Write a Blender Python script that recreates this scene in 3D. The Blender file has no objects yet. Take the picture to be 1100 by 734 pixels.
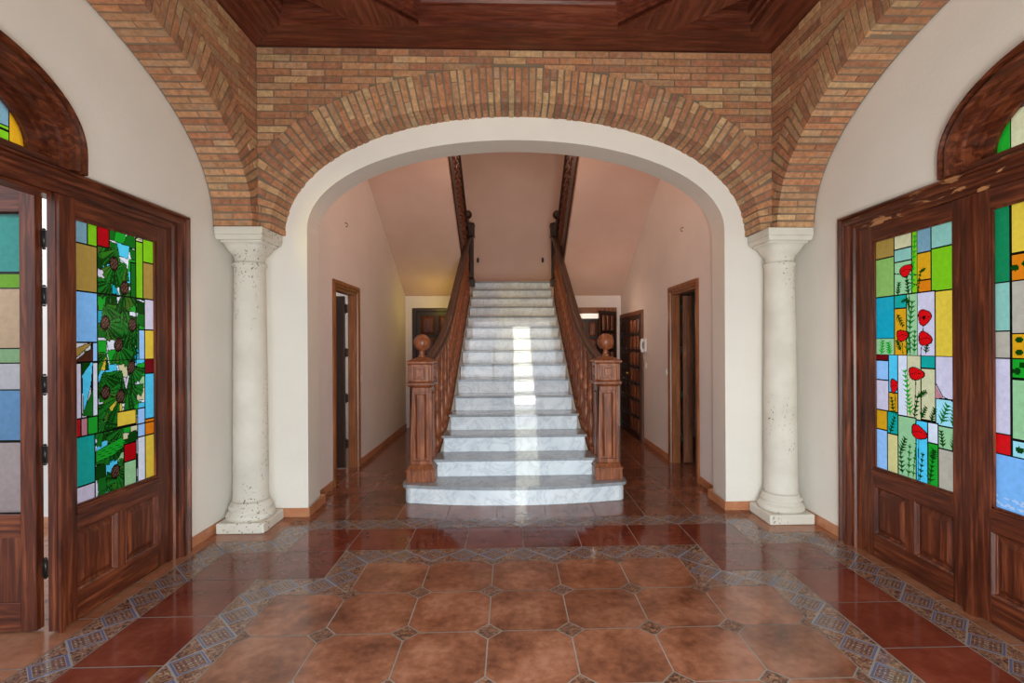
import bpy, math, random
import numpy as np
from mathutils import Vector, Matrix
from mathutils.geometry import tessellate_polygon
random.seed(7)
C = bpy.context.scene.collection
PI = math.pi

# ------------------------------------------------------------------ materials
def newmat(name):
    m = bpy.data.materials.new(name); m.use_nodes = True
    nt = m.node_tree; nt.nodes.clear()
    out = nt.nodes.new('ShaderNodeOutputMaterial')
    b = nt.nodes.new('ShaderNodeBsdfPrincipled')
    nt.links.new(b.outputs[0], out.inputs[0])
    return m, nt, b
def N(nt, t, **kw):
    n = nt.nodes.new(t)
    for k, v in kw.items():
        if k.startswith('i_'):
            n.inputs[int(k[2:]) if k[2:].isdigit() else k[2:]].default_value = v
        else: setattr(n, k, v)
    return n
def L(nt, a, b): nt.links.new(a, b)
def ramp(nt, fac, stops, mode='LINEAR'):
    r = nt.nodes.new('ShaderNodeValToRGB'); r.color_ramp.interpolation = mode
    e = r.color_ramp.elements
    while len(e) > 1: e.remove(e[0])
    e[0].position = stops[0][0]; e[0].color = (*stops[0][1], 1)
    for p, c in stops[1:]:
        q = e.new(p); q.color = (*c, 1)
    L(nt, fac, r.inputs[0]); return r.outputs[0]
def M(nt, op, a, b=None, c=None):
    n = nt.nodes.new('ShaderNodeMath'); n.operation = op
    for i, v in enumerate((a, b, c)):
        if v is None: continue
        if isinstance(v, (int, float)): n.inputs[i].default_value = v
        else: L(nt, v, n.inputs[i])
    return n.outputs[0]
def mix(nt, f, a, b, bt='MIX'):
    n = nt.nodes.new('ShaderNodeMix'); n.data_type = 'RGBA'; n.blend_type = bt
    for i, v in ((0, f), (6, a), (7, b)):
        if isinstance(v, (int, float)): n.inputs[i].default_value = v
        elif isinstance(v, tuple): n.inputs[i].default_value = (*v, 1)
        else: L(nt, v, n.inputs[i])
    return n.outputs[2]
def coords(nt, scale=(1, 1, 1), rot=(0, 0, 0), kind='Object'):
    tc = N(nt, 'ShaderNodeTexCoord'); mp = N(nt, 'ShaderNodeMapping')
    mp.inputs['Scale'].default_value = scale; mp.inputs['Rotation'].default_value = rot
    L(nt, tc.outputs[kind], mp.inputs[0]); return mp.outputs[0]
def noise(nt, vec, scale, detail=4, rough=.55, dist=0):
    n = N(nt, 'ShaderNodeTexNoise'); n.inputs['Scale'].default_value = scale
    n.inputs['Detail'].default_value = detail; n.inputs['Roughness'].default_value = rough
    n.inputs['Distortion'].default_value = dist
    L(nt, vec, n.inputs['Vector']); return n.outputs[0]
def bump(nt, b, h, strength=.3, dist=.01):
    n = N(nt, 'ShaderNodeBump'); n.inputs['Strength'].default_value = strength
    n.inputs['Distance'].default_value = dist
    L(nt, h, n.inputs['Height']); L(nt, n.outputs[0], b.inputs['Normal'])

def plaster(name, c1, c2):
    m, nt, b = newmat(name); v = coords(nt)
    n1 = noise(nt, v, 1.3, 4); n2 = noise(nt, v, 38, 3)
    L(nt, ramp(nt, n1, [(.3, c1), (.75, c2)]), b.inputs['Base Color'])
    b.inputs['Roughness'].default_value = .75
    bump(nt, b, n2, .18, .006); return m
def wood(name, cols, grain=(1, 1, 1), rough=.35, worn=False):
    m, nt, b = newmat(name); v = coords(nt, grain)
    n1 = noise(nt, v, 5, 6, .65, .6); n2 = noise(nt, coords(nt), 1.7, 3)
    k = M(nt, 'ADD', M(nt, 'MULTIPLY', n1, .75), M(nt, 'MULTIPLY', n2, .25))
    col = ramp(nt, k, [(.33, cols[0]), (.5, cols[1]), (.66, cols[2])])
    if worn:
        n3 = noise(nt, coords(nt, (2.2, 6, 7)), 1.5, 5, .6, .4)
        col = mix(nt, ramp(nt, n3, [(.565, (0, 0, 0)), (.58, (1, 1, 1))]), col, (.42, .19, .08))
    L(nt, col, b.inputs['Base Color'])
    b.inputs['Roughness'].default_value = rough
    b.inputs['Specular IOR Level'].default_value = .35; b.inputs['Coat Weight'].default_value = .08; b.inputs['Coat Roughness'].default_value = .25
    bump(nt, b, n1, .25, .004); return m
def tile(name, cols, rough, scale=3.2):
    m, nt, b = newmat(name); v = coords(nt)
    n1 = noise(nt, v, scale, 6, .6, .3); n2 = noise(nt, v, scale*7, 4)
    k = M(nt, 'ADD', M(nt, 'MULTIPLY', n1, .7), M(nt, 'MULTIPLY', n2, .3))
    at = N(nt, 'ShaderNodeAttribute', attribute_name='tint')
    col = ramp(nt, k, [(.36, cols[0]), (.5, cols[1]), (.64, cols[2])])
    col = mix(nt, 1.0, col, at.outputs['Color'], 'MULTIPLY')
    L(nt, col, b.inputs['Base Color'])
    L(nt, ramp(nt, n2, [(.3, (rough*.8,)*3), (.7, (rough*1.3,)*3)]), b.inputs['Roughness'])
    bump(nt, b, n1, .12, .004); return m

MT = {}
MT['wall'] = plaster('white_plaster', (.76, .71, .645), (.83, .78, .715))
MT['hallwall'] = plaster('cream_plaster', (.70, .61, .58), (.77, .68, .64))
MT['pinkwall'] = plaster('peach_plaster', (.62, .45, .38), (.70, .53, .46))
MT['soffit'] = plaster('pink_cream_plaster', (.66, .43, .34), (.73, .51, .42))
wc = [(.02, .005, .0025), (.085, .018, .007), (.22, .058, .021)]
MT['wood_v'] = wood('mahogany_upright', wc, (7, 7, .5), worn=False)
MT['wood_x'] = wood('mahogany_crosswise', wc, (.5, 7, 7))
MT['wood_worn'] = wood('mahogany_peeling', wc, (.5, 7, 7), worn=True)
MT['wood_y'] = wood('mahogany_lengthwise', [(.04, .012, .007), (.085, .026, .014), (.15, .048, .026)], (7, .5, 7))
rc = [(.06, .016, .006), (.22, .062, .023), (.44, .16, .065)]
MT['rail_wood'] = wood('stair_wood', rc, (7, 7, .7), .38)
MT['hand_wood'] = wood('handrail_wood', [(.03, .013, .008), (.065, .028, .016), (.11, .05, .03)], (7, .7, 7), .5)
MT['ceil_wood'] = wood('ceiling_wood', [(.05, .010, .005), (.12, .028, .014), (.22, .06, .029)], (.6, 6, 6), .3)
MT['ceil_wood_y'] = wood('ceiling_wood_along', [(.05, .010, .005), (.12, .028, .014), (.22, .06, .029)], (6, .6, 6), .3)
MT['dark_wood'] = wood('dark_wood', [(.012, .006, .004), (.03, .012, .008), (.055, .02, .012)], (7, 7, .5), .4)
MT['hall_wood'] = wood('hall_door_wood', [(.06, .02, .009), (.16, .056, .025), (.28, .11, .052)], (7, 7, .5), .4)
MT['orange_wood'] = wood('casing_wood', [(.13, .036, .012), (.22, .07, .022), (.34, .12, .04)], (7, 7, .5), .4)

def marble(name='white_veined_marble', k=1.0):
    m, nt, b = newmat(name)
    v = coords(nt, (1, 1, 1), (.5, .9, .3))
    d = noise(nt, v, 2.2, 5, .6)
    w = N(nt, 'ShaderNodeTexNoise'); w.inputs['Scale'].default_value = 2.1; w.inputs['Detail'].default_value = 8
    w.inputs['Roughness'].default_value = .62; w.inputs['Distortion'].default_value = 1.6
    mp = coords(nt, (1.6, 1, 1.6), (.2, .75, .1)); L(nt, mp, w.inputs['Vector'])
    vein = M(nt, 'ABSOLUTE', M(nt, 'SUBTRACT', w.outputs[0], .5))
    col = ramp(nt, vein, [(0, (.56, .59, .63)), (.008, (.70, .72, .75)), (.035, (.78, .80, .82)), (.12, (.84, .86, .88))])
    col2 = ramp(nt, d, [(.35, (.80, .82, .85)), (.65, (1, 1, 1))])
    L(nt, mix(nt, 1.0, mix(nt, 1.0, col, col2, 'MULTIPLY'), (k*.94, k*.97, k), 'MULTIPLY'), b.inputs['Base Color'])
    b.inputs['Roughness'].default_value = .03; b.inputs['IOR'].default_value = 1.38
    return m
MT['marble'] = marble(k=1.03); MT['marble_shaded'] = marble('shaded_veined_marble', .44)  # second one: same stone, shade on the treads put into the colour
def stone():
    m, nt, b = newmat('pitted_limestone'); v = coords(nt)
    n1 = noise(nt, v, 3, 5); vo = noise(nt, coords(nt, (1, 1, .8)), 55, 2, .5)
    msk = noise(nt, coords(nt, (1, 1, .35)), 3.1, 2)
    pit = M(nt, 'MULTIPLY', ramp(nt, vo, [(.63, (0,)*3), (.66, (1,)*3)]), ramp(nt, msk, [(.50, (0,)*3), (.58, (1,)*3)]))
    col = ramp(nt, n1, [(.3, (.60, .56, .48)), (.7, (.74, .70, .62))])
    L(nt, mix(nt, pit, col, (.20, .15, .11)), b.inputs['Base Color'])
    b.inputs['Roughness'].default_value = .8
    hh = M(nt, 'SUBTRACT', M(nt, 'MULTIPLY', noise(nt, v, 22, 4), .3), pit)
    bump(nt, b, hh, .5, .008); return m
MT['stone'] = stone()
def brickmat():
    m, nt, b = newmat('hand_made_brick'); v = coords(nt)
    at = N(nt, 'ShaderNodeAttribute', attribute_name='tint')
    n = noise(nt, v, 26, 5, .65); n2 = noise(nt, v, 9, 3)
    col = mix(nt, 1.0, at.outputs['Color'], ramp(nt, n, [(.3, (.62, .60, .58)), (.6, (1.05, 1.03, 1)), (.75, (1.25, 1.2, 1.15))]), 'MULTIPLY')
    col = mix(nt, ramp(nt, n2, [(.55, (0,)*3), (.75, (.5,)*3)]), col, (.42, .33, .24))
    L(nt, col, b.inputs['Base Color']); b.inputs['Roughness'].default_value = .88
    bump(nt, b, n, .6, .012); return m
MT['brick'] = brickmat()
MT['mortar'] = plaster('brown_mortar', (.17, .115, .075), (.26, .185, .12))
MT['grout'] = plaster('grey_grout', (.26, .22, .19), (.38, .33, .29))
MT['t_oct'] = tile('terracotta_mottled', [(.12, .040, .021), (.25, .090, .046), (.38, .165, .098)], .15)
MT['t_red'] = tile('oxblood_tile', [(.125, .022, .012), (.17, .034, .018), (.22, .055, .03)], .07)
MT['t_edge'] = tile('terracotta_plain', [(.24, .088, .042), (.32, .125, .062), (.38, .17, .09)], .17)
MT['t_hall'] = tile('terracotta_hall', [(.13, .045, .026), (.21, .075, .042), (.28, .115, .07)], .09)
MT['base'] = tile('terracotta_skirting', [(.34, .12, .05), (.46, .18, .085), (.54, .25, .13)], .35)
def insertmat():
    m, nt, b = newmat('relief_insert'); v = coords(nt)
    n = noise(nt, v, 60, 3, .6, 1.0)
    L(nt, ramp(nt, n, [(.4, (.035, .018, .012)), (.5, (.15, .055, .03)), (.6, (.30, .15, .085))]), b.inputs['Base Color'])
    b.inputs['Roughness'].default_value = .35; bump(nt, b, n, .4, .004); return m
MT['t_insert'] = insertmat()
def bordermat():
    m, nt, b = newmat('patterned_border')
    uv = N(nt, 'ShaderNodeTexCoord'); sp = N(nt, 'ShaderNodeSeparateXYZ'); L(nt, uv.outputs['UV'], sp.inputs[0])
    t, w = sp.outputs[0], sp.outputs[1]
    P = .215
    tt = M(nt, 'MODULO', M(nt, 'ADD', t, 100*P + P/2), P)
    s = M(nt, 'ABSOLUTE', M(nt, 'SUBTRACT', tt, P/2)); q = M(nt, 'ABSOLUTE', M(nt, 'SUBTRACT', w, P/2))
    m1 = M(nt, 'ADD', s, q)
    f = coords(nt, kind='Object')
    n = noise(nt, f, 42, 3, .6, 1.4)
    scroll = ramp(nt, n, [(.38, (.05, .04, .05)), (.46, (.17, .07, .04)), (.56, (.28, .14, .08)), (.66, (.32, .25, .19))])
    d = M(nt, 'ABSOLUTE', M(nt, 'SUBTRACT', s, q))
    cross = M(nt, 'SINE', M(nt, 'MULTIPLY', d, 210)); ring = M(nt, 'SINE', M(nt, 'MULTIPLY', m1, 230))
    star = M(nt, 'MULTIPLY', M(nt, 'GREATER_THAN', cross, .2), M(nt, 'GREATER_THAN', ring, .35))
    inner = mix(nt, star, mix(nt, ramp(nt, n, [(.42, (0,)*3), (.6, (1,)*3)]), (.10, .05, .045), (.22, .10, .06)), (.30, .25, .20))
    col = mix(nt, M(nt, 'LESS_THAN', m1, .104), scroll, (.33, .25, .20))
    col = mix(nt, M(nt, 'LESS_THAN', m1, .099), col, (.105, .115, .20))
    col = mix(nt, M(nt, 'LESS_THAN', m1, .084), col, (.30, .24, .20))
    col = mix(nt, M(nt, 'LESS_THAN', m1, .080), col, inner)
    z = M(nt, 'ABSOLUTE', M(nt, 'SUBTRACT', w, M(nt, 'PINGPONG', M(nt, 'ADD', t, 100*P*2), P)))
    col = mix(nt, M(nt, 'LESS_THAN', z, .005), col, (.28, .25, .23))
    L(nt, col, b.inputs['Base Color']); b.inputs['Roughness'].default_value = .13
    return m
MT['t_border'] = bordermat()
def plain(name, c, rough=.5, metal=0):
    m, nt, b = newmat(name); v = coords(nt); n = noise(nt, v, 20, 3)
    L(nt, ramp(nt, n, [(.3, tuple(x*.88 for x in c)), (.7, c)]), b.inputs['Base Color'])
    b.inputs['Roughness'].default_value = rough; b.inputs['Metallic'].default_value = metal; return m
MT['lead'] = plain('lead_came', (.035, .033, .03), .5)
MT['iron'] = plain('dark_hinge_metal', (.05, .045, .04), .35, .8)
MT['brass'] = plain('brass', (.5, .34, .12), .35, .9)
MT['plastic'] = plain('white_plastic', (.75, .74, .72), .35)
MT['terrace'] = plain('terrace_paving', (.34, .22, .16), .7)
MT['hole'] = plain('dark_fixing', (.05, .035, .03), .8)
def glassmat():
    m = bpy.data.materials.new('stained_glass'); m.use_nodes = True; nt = m.node_tree; nt.nodes.clear()
    out = N(nt, 'ShaderNodeOutputMaterial')
    at = N(nt, 'ShaderNodeAttribute', attribute_name='tint')
    v = coords(nt); n = noise(nt, v, 30, 3, .6, .5)
    col = mix(nt, 1.0, at.outputs['Color'], ramp(nt, n, [(.3, (.84,)*3), (.7, (1.0,)*3)]), 'MULTIPLY')
    tr = N(nt, 'ShaderNodeBsdfTranslucent'); L(nt, col, tr.inputs[0])
    gl = N(nt, 'ShaderNodeBsdfGlossy'); gl.inputs['Roughness'].default_value = .12
    bp = N(nt, 'ShaderNodeBump'); bp.inputs['Strength'].default_value = .25; bp.inputs['Distance'].default_value = .004
    L(nt, n, bp.inputs['Height']); L(nt, bp.outputs[0], gl.inputs['Normal'])
    fr = N(nt, 'ShaderNodeFresnel'); fr.inputs[0].default_value = 1.22
    ms = N(nt, 'ShaderNodeMixShader'); L(nt, fr.outputs[0], ms.inputs[0])
    L(nt, tr.outputs[0], ms.inputs[1]); L(nt, gl.outputs[0], ms.inputs[2]); L(nt, ms.outputs[0], out.inputs[0])
    return m
MT['glass'] = glassmat()

# ------------------------------------------------------------------ mesh builder
class MB:
    def __init__(s): s.v = []; s.f = []; s.mi = []; s.tint = []; s.uv = []; s.mats = []; s.smooth = []
    def slot(s, m):
        m = MT[m] if isinstance(m, str) else m
        if m not in s.mats: s.mats.append(m)
        return s.mats.index(m)
    def face(s, pts, mi=0, tint=(1, 1, 1), uv=None, smooth=False):
        i = len(s.v); s.v += [tuple(p) for p in pts]; s.f.append(tuple(range(i, i+len(pts))))
        s.mi.append(mi); s.tint.append(tint); s.uv.append(uv or [(0, 0)]*len(pts)); s.smooth.append(smooth)
    def raw(s, verts, faces, mi=0, tint=(1, 1, 1), smooth=False):
        i = len(s.v); s.v += [tuple(p) for p in verts]
        for f in faces:
            s.f.append(tuple(i+k for k in f)); s.mi.append(mi); s.tint.append(tint); s.uv.append([(0, 0)]*len(f)); s.smooth.append(smooth)
    def box(s, x0, x1, y0, y1, z0, z1, mi=0, tint=(1, 1, 1)):
        if x0 > x1: x0, x1 = x1, x0
        if y0 > y1: y0, y1 = y1, y0
        if z0 > z1: z0, z1 = z1, z0
        V = [(x0, y0, z0), (x1, y0, z0), (x1, y1, z0), (x0, y1, z0), (x0, y0, z1), (x1, y0, z1), (x1, y1, z1), (x0, y1, z1)]
        s.raw(V, BOXF, mi, tint)
    def hexa(s, V, mi=0, tint=(1, 1, 1)): s.raw(V, BOXF, mi, tint)
    def frustum(s, cx, cy, z0, z1, h0, h1, mi=0):
        V = [(cx-h0, cy-h0, z0), (cx+h0, cy-h0, z0), (cx+h0, cy+h0, z0), (cx-h0, cy+h0, z0),
             (cx-h1, cy-h1, z1), (cx+h1, cy-h1, z1), (cx+h1, cy+h1, z1), (cx-h1, cy+h1, z1)]
        s.raw(V, BOXF, mi)
    def lathe(s, prof, cx=0, cy=0, n=20, mi=0):
        V = []; F = []
        for r, z in prof:
            for k in range(n):
                a = 2*PI*k/n; V.append((cx+r*math.cos(a), cy+r*math.sin(a), z))
        m = len(prof)
        for i in range(m-1):
            for k in range(n):
                F.append((i*n+k, i*n+(k+1) % n, (i+1)*n+(k+1) % n, (i+1)*n+k))
        s.raw(V, F, mi, smooth=True)
        s.raw([V[k] for k in range(n)][::-1], [tuple(range(n))], mi)
        s.raw([V[(m-1)*n+k] for k in range(n)], [tuple(range(n))], mi)
    def sweep(s, rings, closed=False, cap=True, mi=0, smooth=False, closed_prof=True):
        n = len(rings[0]); V = [p for r in rings for p in r]; F = []; m = len(rings)
        for i in range(m if closed else m-1):
            j = (i+1) % m
            for k in range(n if closed_prof else n-1):
                F.append((i*n+k, i*n+(k+1) % n, j*n+(k+1) % n, j*n+k))
        s.raw(V, F, mi, smooth=smooth)
        if cap and not closed and closed_prof:
            s.raw(rings[0][::-1], [tuple(range(n))], mi); s.raw(rings[-1], [tuple(range(n))], mi)
    def prism(s, loops, fn, d0, d1, mi=0, tint=(1, 1, 1)):
        """loops: outer + holes of 2D points; fn(a,b,d)->3D"""
        flat = [p for l in loops for p in l]
        tr = tessellate_polygon([[Vector((a, b, 0)) for a, b in l] for l in loops])
        for d in (d0, d1): s.raw([fn(a, b, d) for a, b in flat], [tuple(t) for t in tr], mi, tint)
        for l in loops:
            n = len(l)
            for i in range(n):
                a, b = l[i], l[(i+1) % n]
                s.face([fn(*a, d0), fn(*b, d0), fn(*b, d1), fn(*a, d1)], mi, tint)
    def build(s, name, mat=None, parent=None, merge=True, recalc=True, bevel=0):
        me = bpy.data.meshes.new(name); me.from_pydata(s.v, [], s.f)
        mats = s.mats or [MT[mat] if isinstance(mat, str) else mat]
        for m in mats: me.materials.append(m)
        me.polygons.foreach_set('material_index', s.mi)
        me.polygons.foreach_set('use_smooth', s.smooth)
        ca = me.color_attributes.new('tint', 'FLOAT_COLOR', 'CORNER')
        arr = []; uvs = []
        for f, t, u in zip(s.f, s.tint, s.uv):
            arr += [t[0], t[1], t[2], 1.0]*len(f)
            for q in u: uvs += [q[0], q[1]]
        ca.data.foreach_set('color', arr)
        ul = me.uv_layers.new(name='UVMap'); ul.data.foreach_set('uv', uvs)
        if recalc:
            import bmesh
            bm = bmesh.new(); bm.from_mesh(me)
            if merge: bmesh.ops.remove_doubles(bm, verts=bm.verts, dist=1e-5)
            bmesh.ops.recalc_face_normals(bm, faces=bm.faces); bm.to_mesh(me); bm.free()
        me.update()
        o = bpy.data.objects.new(name, me); C.objects.link(o)
        if parent: o.parent = parent
        if bevel:
            md = o.modifiers.new('edge', 'BEVEL'); md.width = bevel; md.segments = 2; md.limit_method = 'ANGLE'; md.angle_limit = math.radians(40)
        return o
BOXF = [(0, 3, 2, 1), (4, 5, 6, 7), (0, 1, 5, 4), (1, 2, 6, 5), (2, 3, 7, 6), (3, 0, 4, 7)]
def tag(o, label, cat=None, kind=None, group=None):
    o['label'] = label
    if cat: o['category'] = cat
    if kind: o['kind'] = kind
    if group: o['group'] = group
    return o
def empty(name, loc, rz=0, label=None, cat=None, kind=None, group=None, parent=None):
    o = bpy.data.objects.new(name, None); C.objects.link(o); o.location = loc; o.rotation_euler = (0, 0, rz)
    o.empty_display_size = .1
    if label: tag(o, label, cat, kind, group)
    if parent: o.parent = parent
    return o

# ------------------------------------------------------------------ dimensions (metres; room centre line x = 0, camera stands at y = 0)
RC = 2.19            # room centre y
BF = 2.14            # brick face half distance
WL = 2.44            # white wall half distance in the arches
ZC = 3.94            # underside of the ceiling beams
ZS = 2.44            # arch springing
HW = 2.03; AR = 1.06; AN = 2.1
XS = -.035           # stair axis
YF = RC + 2.41       # white wall behind the front arch = 4.60
RT = .29             # ring thickness
def arcpts(hw, z0, rise, n=2.0, cnt=64, a0=0, a1=PI):
    P = []
    for i in range(cnt+1):
        a = a0 + (a1-a0)*i/cnt; c, s_ = math.cos(a), math.sin(a)
        P.append((hw*math.copysign(abs(c)**(2/n), c), z0 + rise*abs(s_)**(2/n)))
    return P
def resample(P, step):
    d = [0]
    for a, b in zip(P, P[1:]): d.append(d[-1]+math.hypot(b[0]-a[0], b[1]-a[1]))
    n = max(2, round(d[-1]/step)); out = []; j = 0
    for i in range(n+1):
        t = d[-1]*i/n
        while j < len(d)-2 and d[j+1] < t: j += 1
        u = (t-d[j])/max(1e-9, d[j+1]-d[j]); out.append((P[j][0]+(P[j+1][0]-P[j][0])*u, P[j][1]+(P[j+1][1]-P[j][1])*u))
    return out
def normals(P, closed=False):
    out = []; n = len(P)
    for i in range(n):
        a = P[i-1] if (i > 0 or closed) else P[i]; b = P[(i+1) % n] if (i < n-1 or closed) else P[i]
        dx, dz = b[0]-a[0], b[1]-a[1]; l = math.hypot(dx, dz) or 1
        out.append((dz/l, -dx/l))
    return out
BRC = [(.43, .19, .095), (.46, .225, .115), (.49, .25, .125), (.40, .17, .09), (.52, .30, .15), (.47, .26, .14), (.52, .33, .17), (.35, .155, .085), (.45, .20, .095), (.48, .24, .12)]
def bcol(kind=0):
    c = random.choice(BRC); k = random.uniform(.92, 1.26)
    return tuple(min(1, x*k) for x in c)

# ------------------------------------------------------------------ brick arch walls (four, round the square room)
arc = arcpts(HW, ZS, AR, AN, 400)
arc[0] = (HW, ZS); arc[-1] = (-HW, ZS)
ringp = resample(arc, .0565); ringn = normals(ringp)      # right-to-left, outward normal = (dz,-dx) of direction => check sign
outer = [(p[0]+n[0]*RT, p[1]+n[1]*RT) for p, n in zip(ringp, ringn)]
def xout(z):
    best = 0
    for a, b in zip(outer, outer[1:]):
        if (a[1]-z)*(b[1]-z) <= 0 and a[0] > 0:
            u = 0 if a[1] == b[1] else (z-a[1])/(b[1]-a[1]); best = max(best, a[0]+(b[0]-a[0])*u)
    return best
def brick_wall(name, side, label):
    """local: x along the wall, y = depth away from the room, z up, face at y=0"""
    rz = {'front': 0, 'left': PI/2, 'right': -PI/2, 'back': PI}[side]
    mb = MB()
    op = [(BF, ZS)] + [(x, z) for x, z in arc[::6]] + [(-BF, ZS)]
    top = [(-BF, ZC+.30), (BF, ZC+.30)]
    loop = op + top
    if side in ('front', 'back'): dd = .295
    mb.prism([loop], lambda a, b, d: (a, d, b), .008, .295)
    # close the corner block behind the springing
    for sx in (-1, 1): mb.box(sx*(BF), sx*(WL-.002), .008, .29, ZS+.001, ZC+.3)
    w = mb.build(name, 'mortar'); w.location = (0, RC, 0); w.rotation_euler = (0, 0, rz)
    # the local face plane sits at distance BF from the centre
    off = Matrix.Rotation(rz, 4, 'Z') @ Vector((0, BF, 0)); w.location = (off.x, RC+off.y, 0)
    tag(w, label, 'wall', 'structure')
    cb = MB(); rh = .0585; z = ZC+.05; row = 0
    while z > ZS+.02:
        z0 = z-rh+.011; xm = xout(z-rh/2)-.004 if z-rh/2 < max(p[1] for p in outer) else 0
        if xm <= 0 and z-rh/2 < ZS+.5: break
        x = -BF - (.138 if row % 2 else 0)
        while x < BF:
            a, b = max(x+.006, -BF+.002), min(x+.270, BF-.002)
            for lo, hi in (((a, min(b, -xm)), (max(a, xm), b)) if xm > 0 else ((a, b),)):
                if hi-lo > .02:
                    j = random.uniform(-.002, .002)
                    cb.box(lo, hi, -.001+random.uniform(-.003, .003), .03, z0+j, z+j*.5, tint=bcol())
            x += .276
        z -= rh; row += 1
    tag(cb.build('brick_course', 'brick', w, merge=False, bevel=0), 'thin horizontal bricks of the spandrels')
    rb = MB(); n = len(ringp)-1
    for i in range(n):
        p, q = ringp[i], ringp[i+1]; np_, nq = ringn[i], ringn[i+1]
        if i == 0: np_ = (1, 0)
        if i == n-1: nq = (-1, 0)
        g = .13
        def P(u, r, y):
            ax, az = p[0]+np_[0]*r, p[1]+np_[1]*r; bx, bz = q[0]+nq[0]*r, q[1]+nq[1]*r
            return (ax+(bx-ax)*u, y, az+(bz-az)*u)
        rs = (.195, .093) if i % 2 else (.093, .195)
        ysplit = (.135,) if i % 2 else ()
        r0 = -.004+random.uniform(-.004, .004)
        for ri, rl in enumerate(rs):
            r1 = r0+rl-(.007 if ri == 0 else 0)
            ys = [-.018+random.uniform(-.004, .004)]
            parts = [(ys[0], .285)] if not ysplit else [(ys[0], .131), (.140, .285)]
            for y0, y1 in parts:
                u0, u1 = g+random.uniform(-.04, .04), 1-g+random.uniform(-.04, .04)
                V = [P(u0, r0, y0), P(u1, r0, y0), P(u1, r0, y1), P(u0, r0, y1), P(u0, r1, y0), P(u1, r1, y0), P(u1, r1, y1), P(u0, r1, y1)]
                lim = BF+.018
                V = [(max(-lim, min(lim, a)) if y0 < .1 else max(-WL+.01, min(WL-.01, a)), b, c) for a, b, c in V]
                if max(v[0] for v in V)-min(v[0] for v in V) > .004: rb.hexa(V, tint=bcol())
            r0 = r1+.007
    # mortar body of the ring
    rb2 = MB(); inn = [(p[0]+a[0]*.004, p[1]+a[1]*.004) for p, a in zip(ringp, ringn)]; ou = [(p[0]+a[0]*(RT-.006), p[1]+a[1]*(RT-.006)) for p, a in zip(ringp, ringn)]
    inn[0] = (HW+.004, ZS); inn[-1] = (-HW-.004, ZS)
    cl = lambda P_: [(max(-BF-.012, min(BF+.012, a)), b) for a, b in P_]
    inn, ou = cl(inn), cl(ou)
    for a, b, c, d in zip(inn, inn[1:], ou[1:], ou):
        rb2.face([(a[0], -.010, a[1]), (b[0], -.010, b[1]), (c[0], -.010, c[1]), (d[0], -.010, d[1])])
        rb2.face([(a[0], -.010, a[1]), (b[0], -.010, b[1]), (b[0], .01, b[1]), (a[0], .01, a[1])])
        rb2.face([(d[0], -.010, d[1]), (c[0], -.010, c[1]), (c[0], .01, c[1]), (d[0], .01, d[1])])
    rb2.build('arch_mortar', 'mortar', w)
    rb.build('arch_brick', 'brick', w, merge=False)
    return w
brick_wall('wall_front_upper', 'front', 'brick wall with wide arch facing the staircase, below the wooden ceiling')
brick_wall('wall_left_upper', 'left', 'brick wall and arch above the left stained glass doors')
brick_wall('wall_right_upper', 'right', 'brick wall and arch above the right stained glass doors')
brick_wall('wall_near_upper', 'back', 'brick wall and arch over the entrance')

# ------------------------------------------------------------------ white walls
# front wall with the smooth white arch, y 4.60 .. 5.00
mb = MB(); ZT = 6.2
fa = [(1.842, 0)] + arcpts(1.842, 2.5, .795, 2.05, 60) + [(-1.842, 0)]
ba = [(1.885, 0)] + arcpts(1.885, 2.52, .815, 2.05, 60) + [(-1.885, 0)]
def sheet(mb, P, y, X=2.69, zt=ZT):
    loop = P + [(-X, 0), (-X, zt), (X, zt), (X, 0)]
    tr = tessellate_polygon([[Vector((a, b, 0)) for a, b in loop]])
    mb.raw([(a, y, b) for a, b in loop], [tuple(t) for t in tr])
sheet(mb, fa, YF); sheet(mb, ba, 5.0)
for i in range(len(fa)-1):
    sm = 0 < i < len(fa)-2
    mb.face([(fa[i][0], YF, fa[i][1]), (fa[i+1][0], YF, fa[i+1][1]), (ba[i+1][0], 5.0, ba[i+1][1]), (ba[i][0], 5.0, ba[i][1])])
mb.face([(-2.69, YF, ZT), (2.69, YF, ZT), (2.69, 5, ZT), (-2.69, 5, ZT)])
for s in (-1, 1): mb.face([(s*2.69, YF, 0), (s*2.69, 5, 0), (s*2.69, 5, ZT), (s*2.69, YF, ZT)])
w = mb.build('wall_front', 'wall')
tag(w, 'white plaster wall with smooth arch opening to the staircase hall', 'wall', 'structure')

# side walls with the stained-glass door opening. local x along wall, y away from the room
DO = 1.66; DZ = 2.40; TA = .71; TZ = 2.53; TB = .42
opening = [(DO, 0), (DO, DZ), (TA, DZ)] + arcpts(TA, TZ, TB, 2.1, 40) + [(-TA, DZ), (-DO, DZ), (-DO, 0)]
for side, sx, rz in (('left', -1, PI/2), ('right', 1, -PI/2)):
    mb = MB()
    loop = opening + [(-2.405, 0), (-2.405, 4.3), (2.405, 4.3), (2.405, 0)]
    mb.prism([loop], lambda a, b, d: (a, d, b), 0, .25)
    o = mb.build('wall_'+side, 'wall'); o.location = (sx*WL, RC, 0); o.rotation_euler = (0, 0, rz)
    tag(o, 'white plaster wall on the %s with glazed wooden doors' % side, 'wall', 'structure')
# near wall (behind the camera) with the entrance opening
mb = MB()
no = [(1.62, 0), (1.62, 2.34), (-1.62, 2.34), (-1.62, 0)]
mb.prism([no + [(-2.69, 0), (-2.69, 4.3), (2.69, 4.3), (2.69, 0)]], lambda a, b, d: (a, d, b), -.47, -.225)
tag(mb.build('wall_near', 'wall'), 'white plaster wall around the entrance', 'wall', 'structure')

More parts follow.
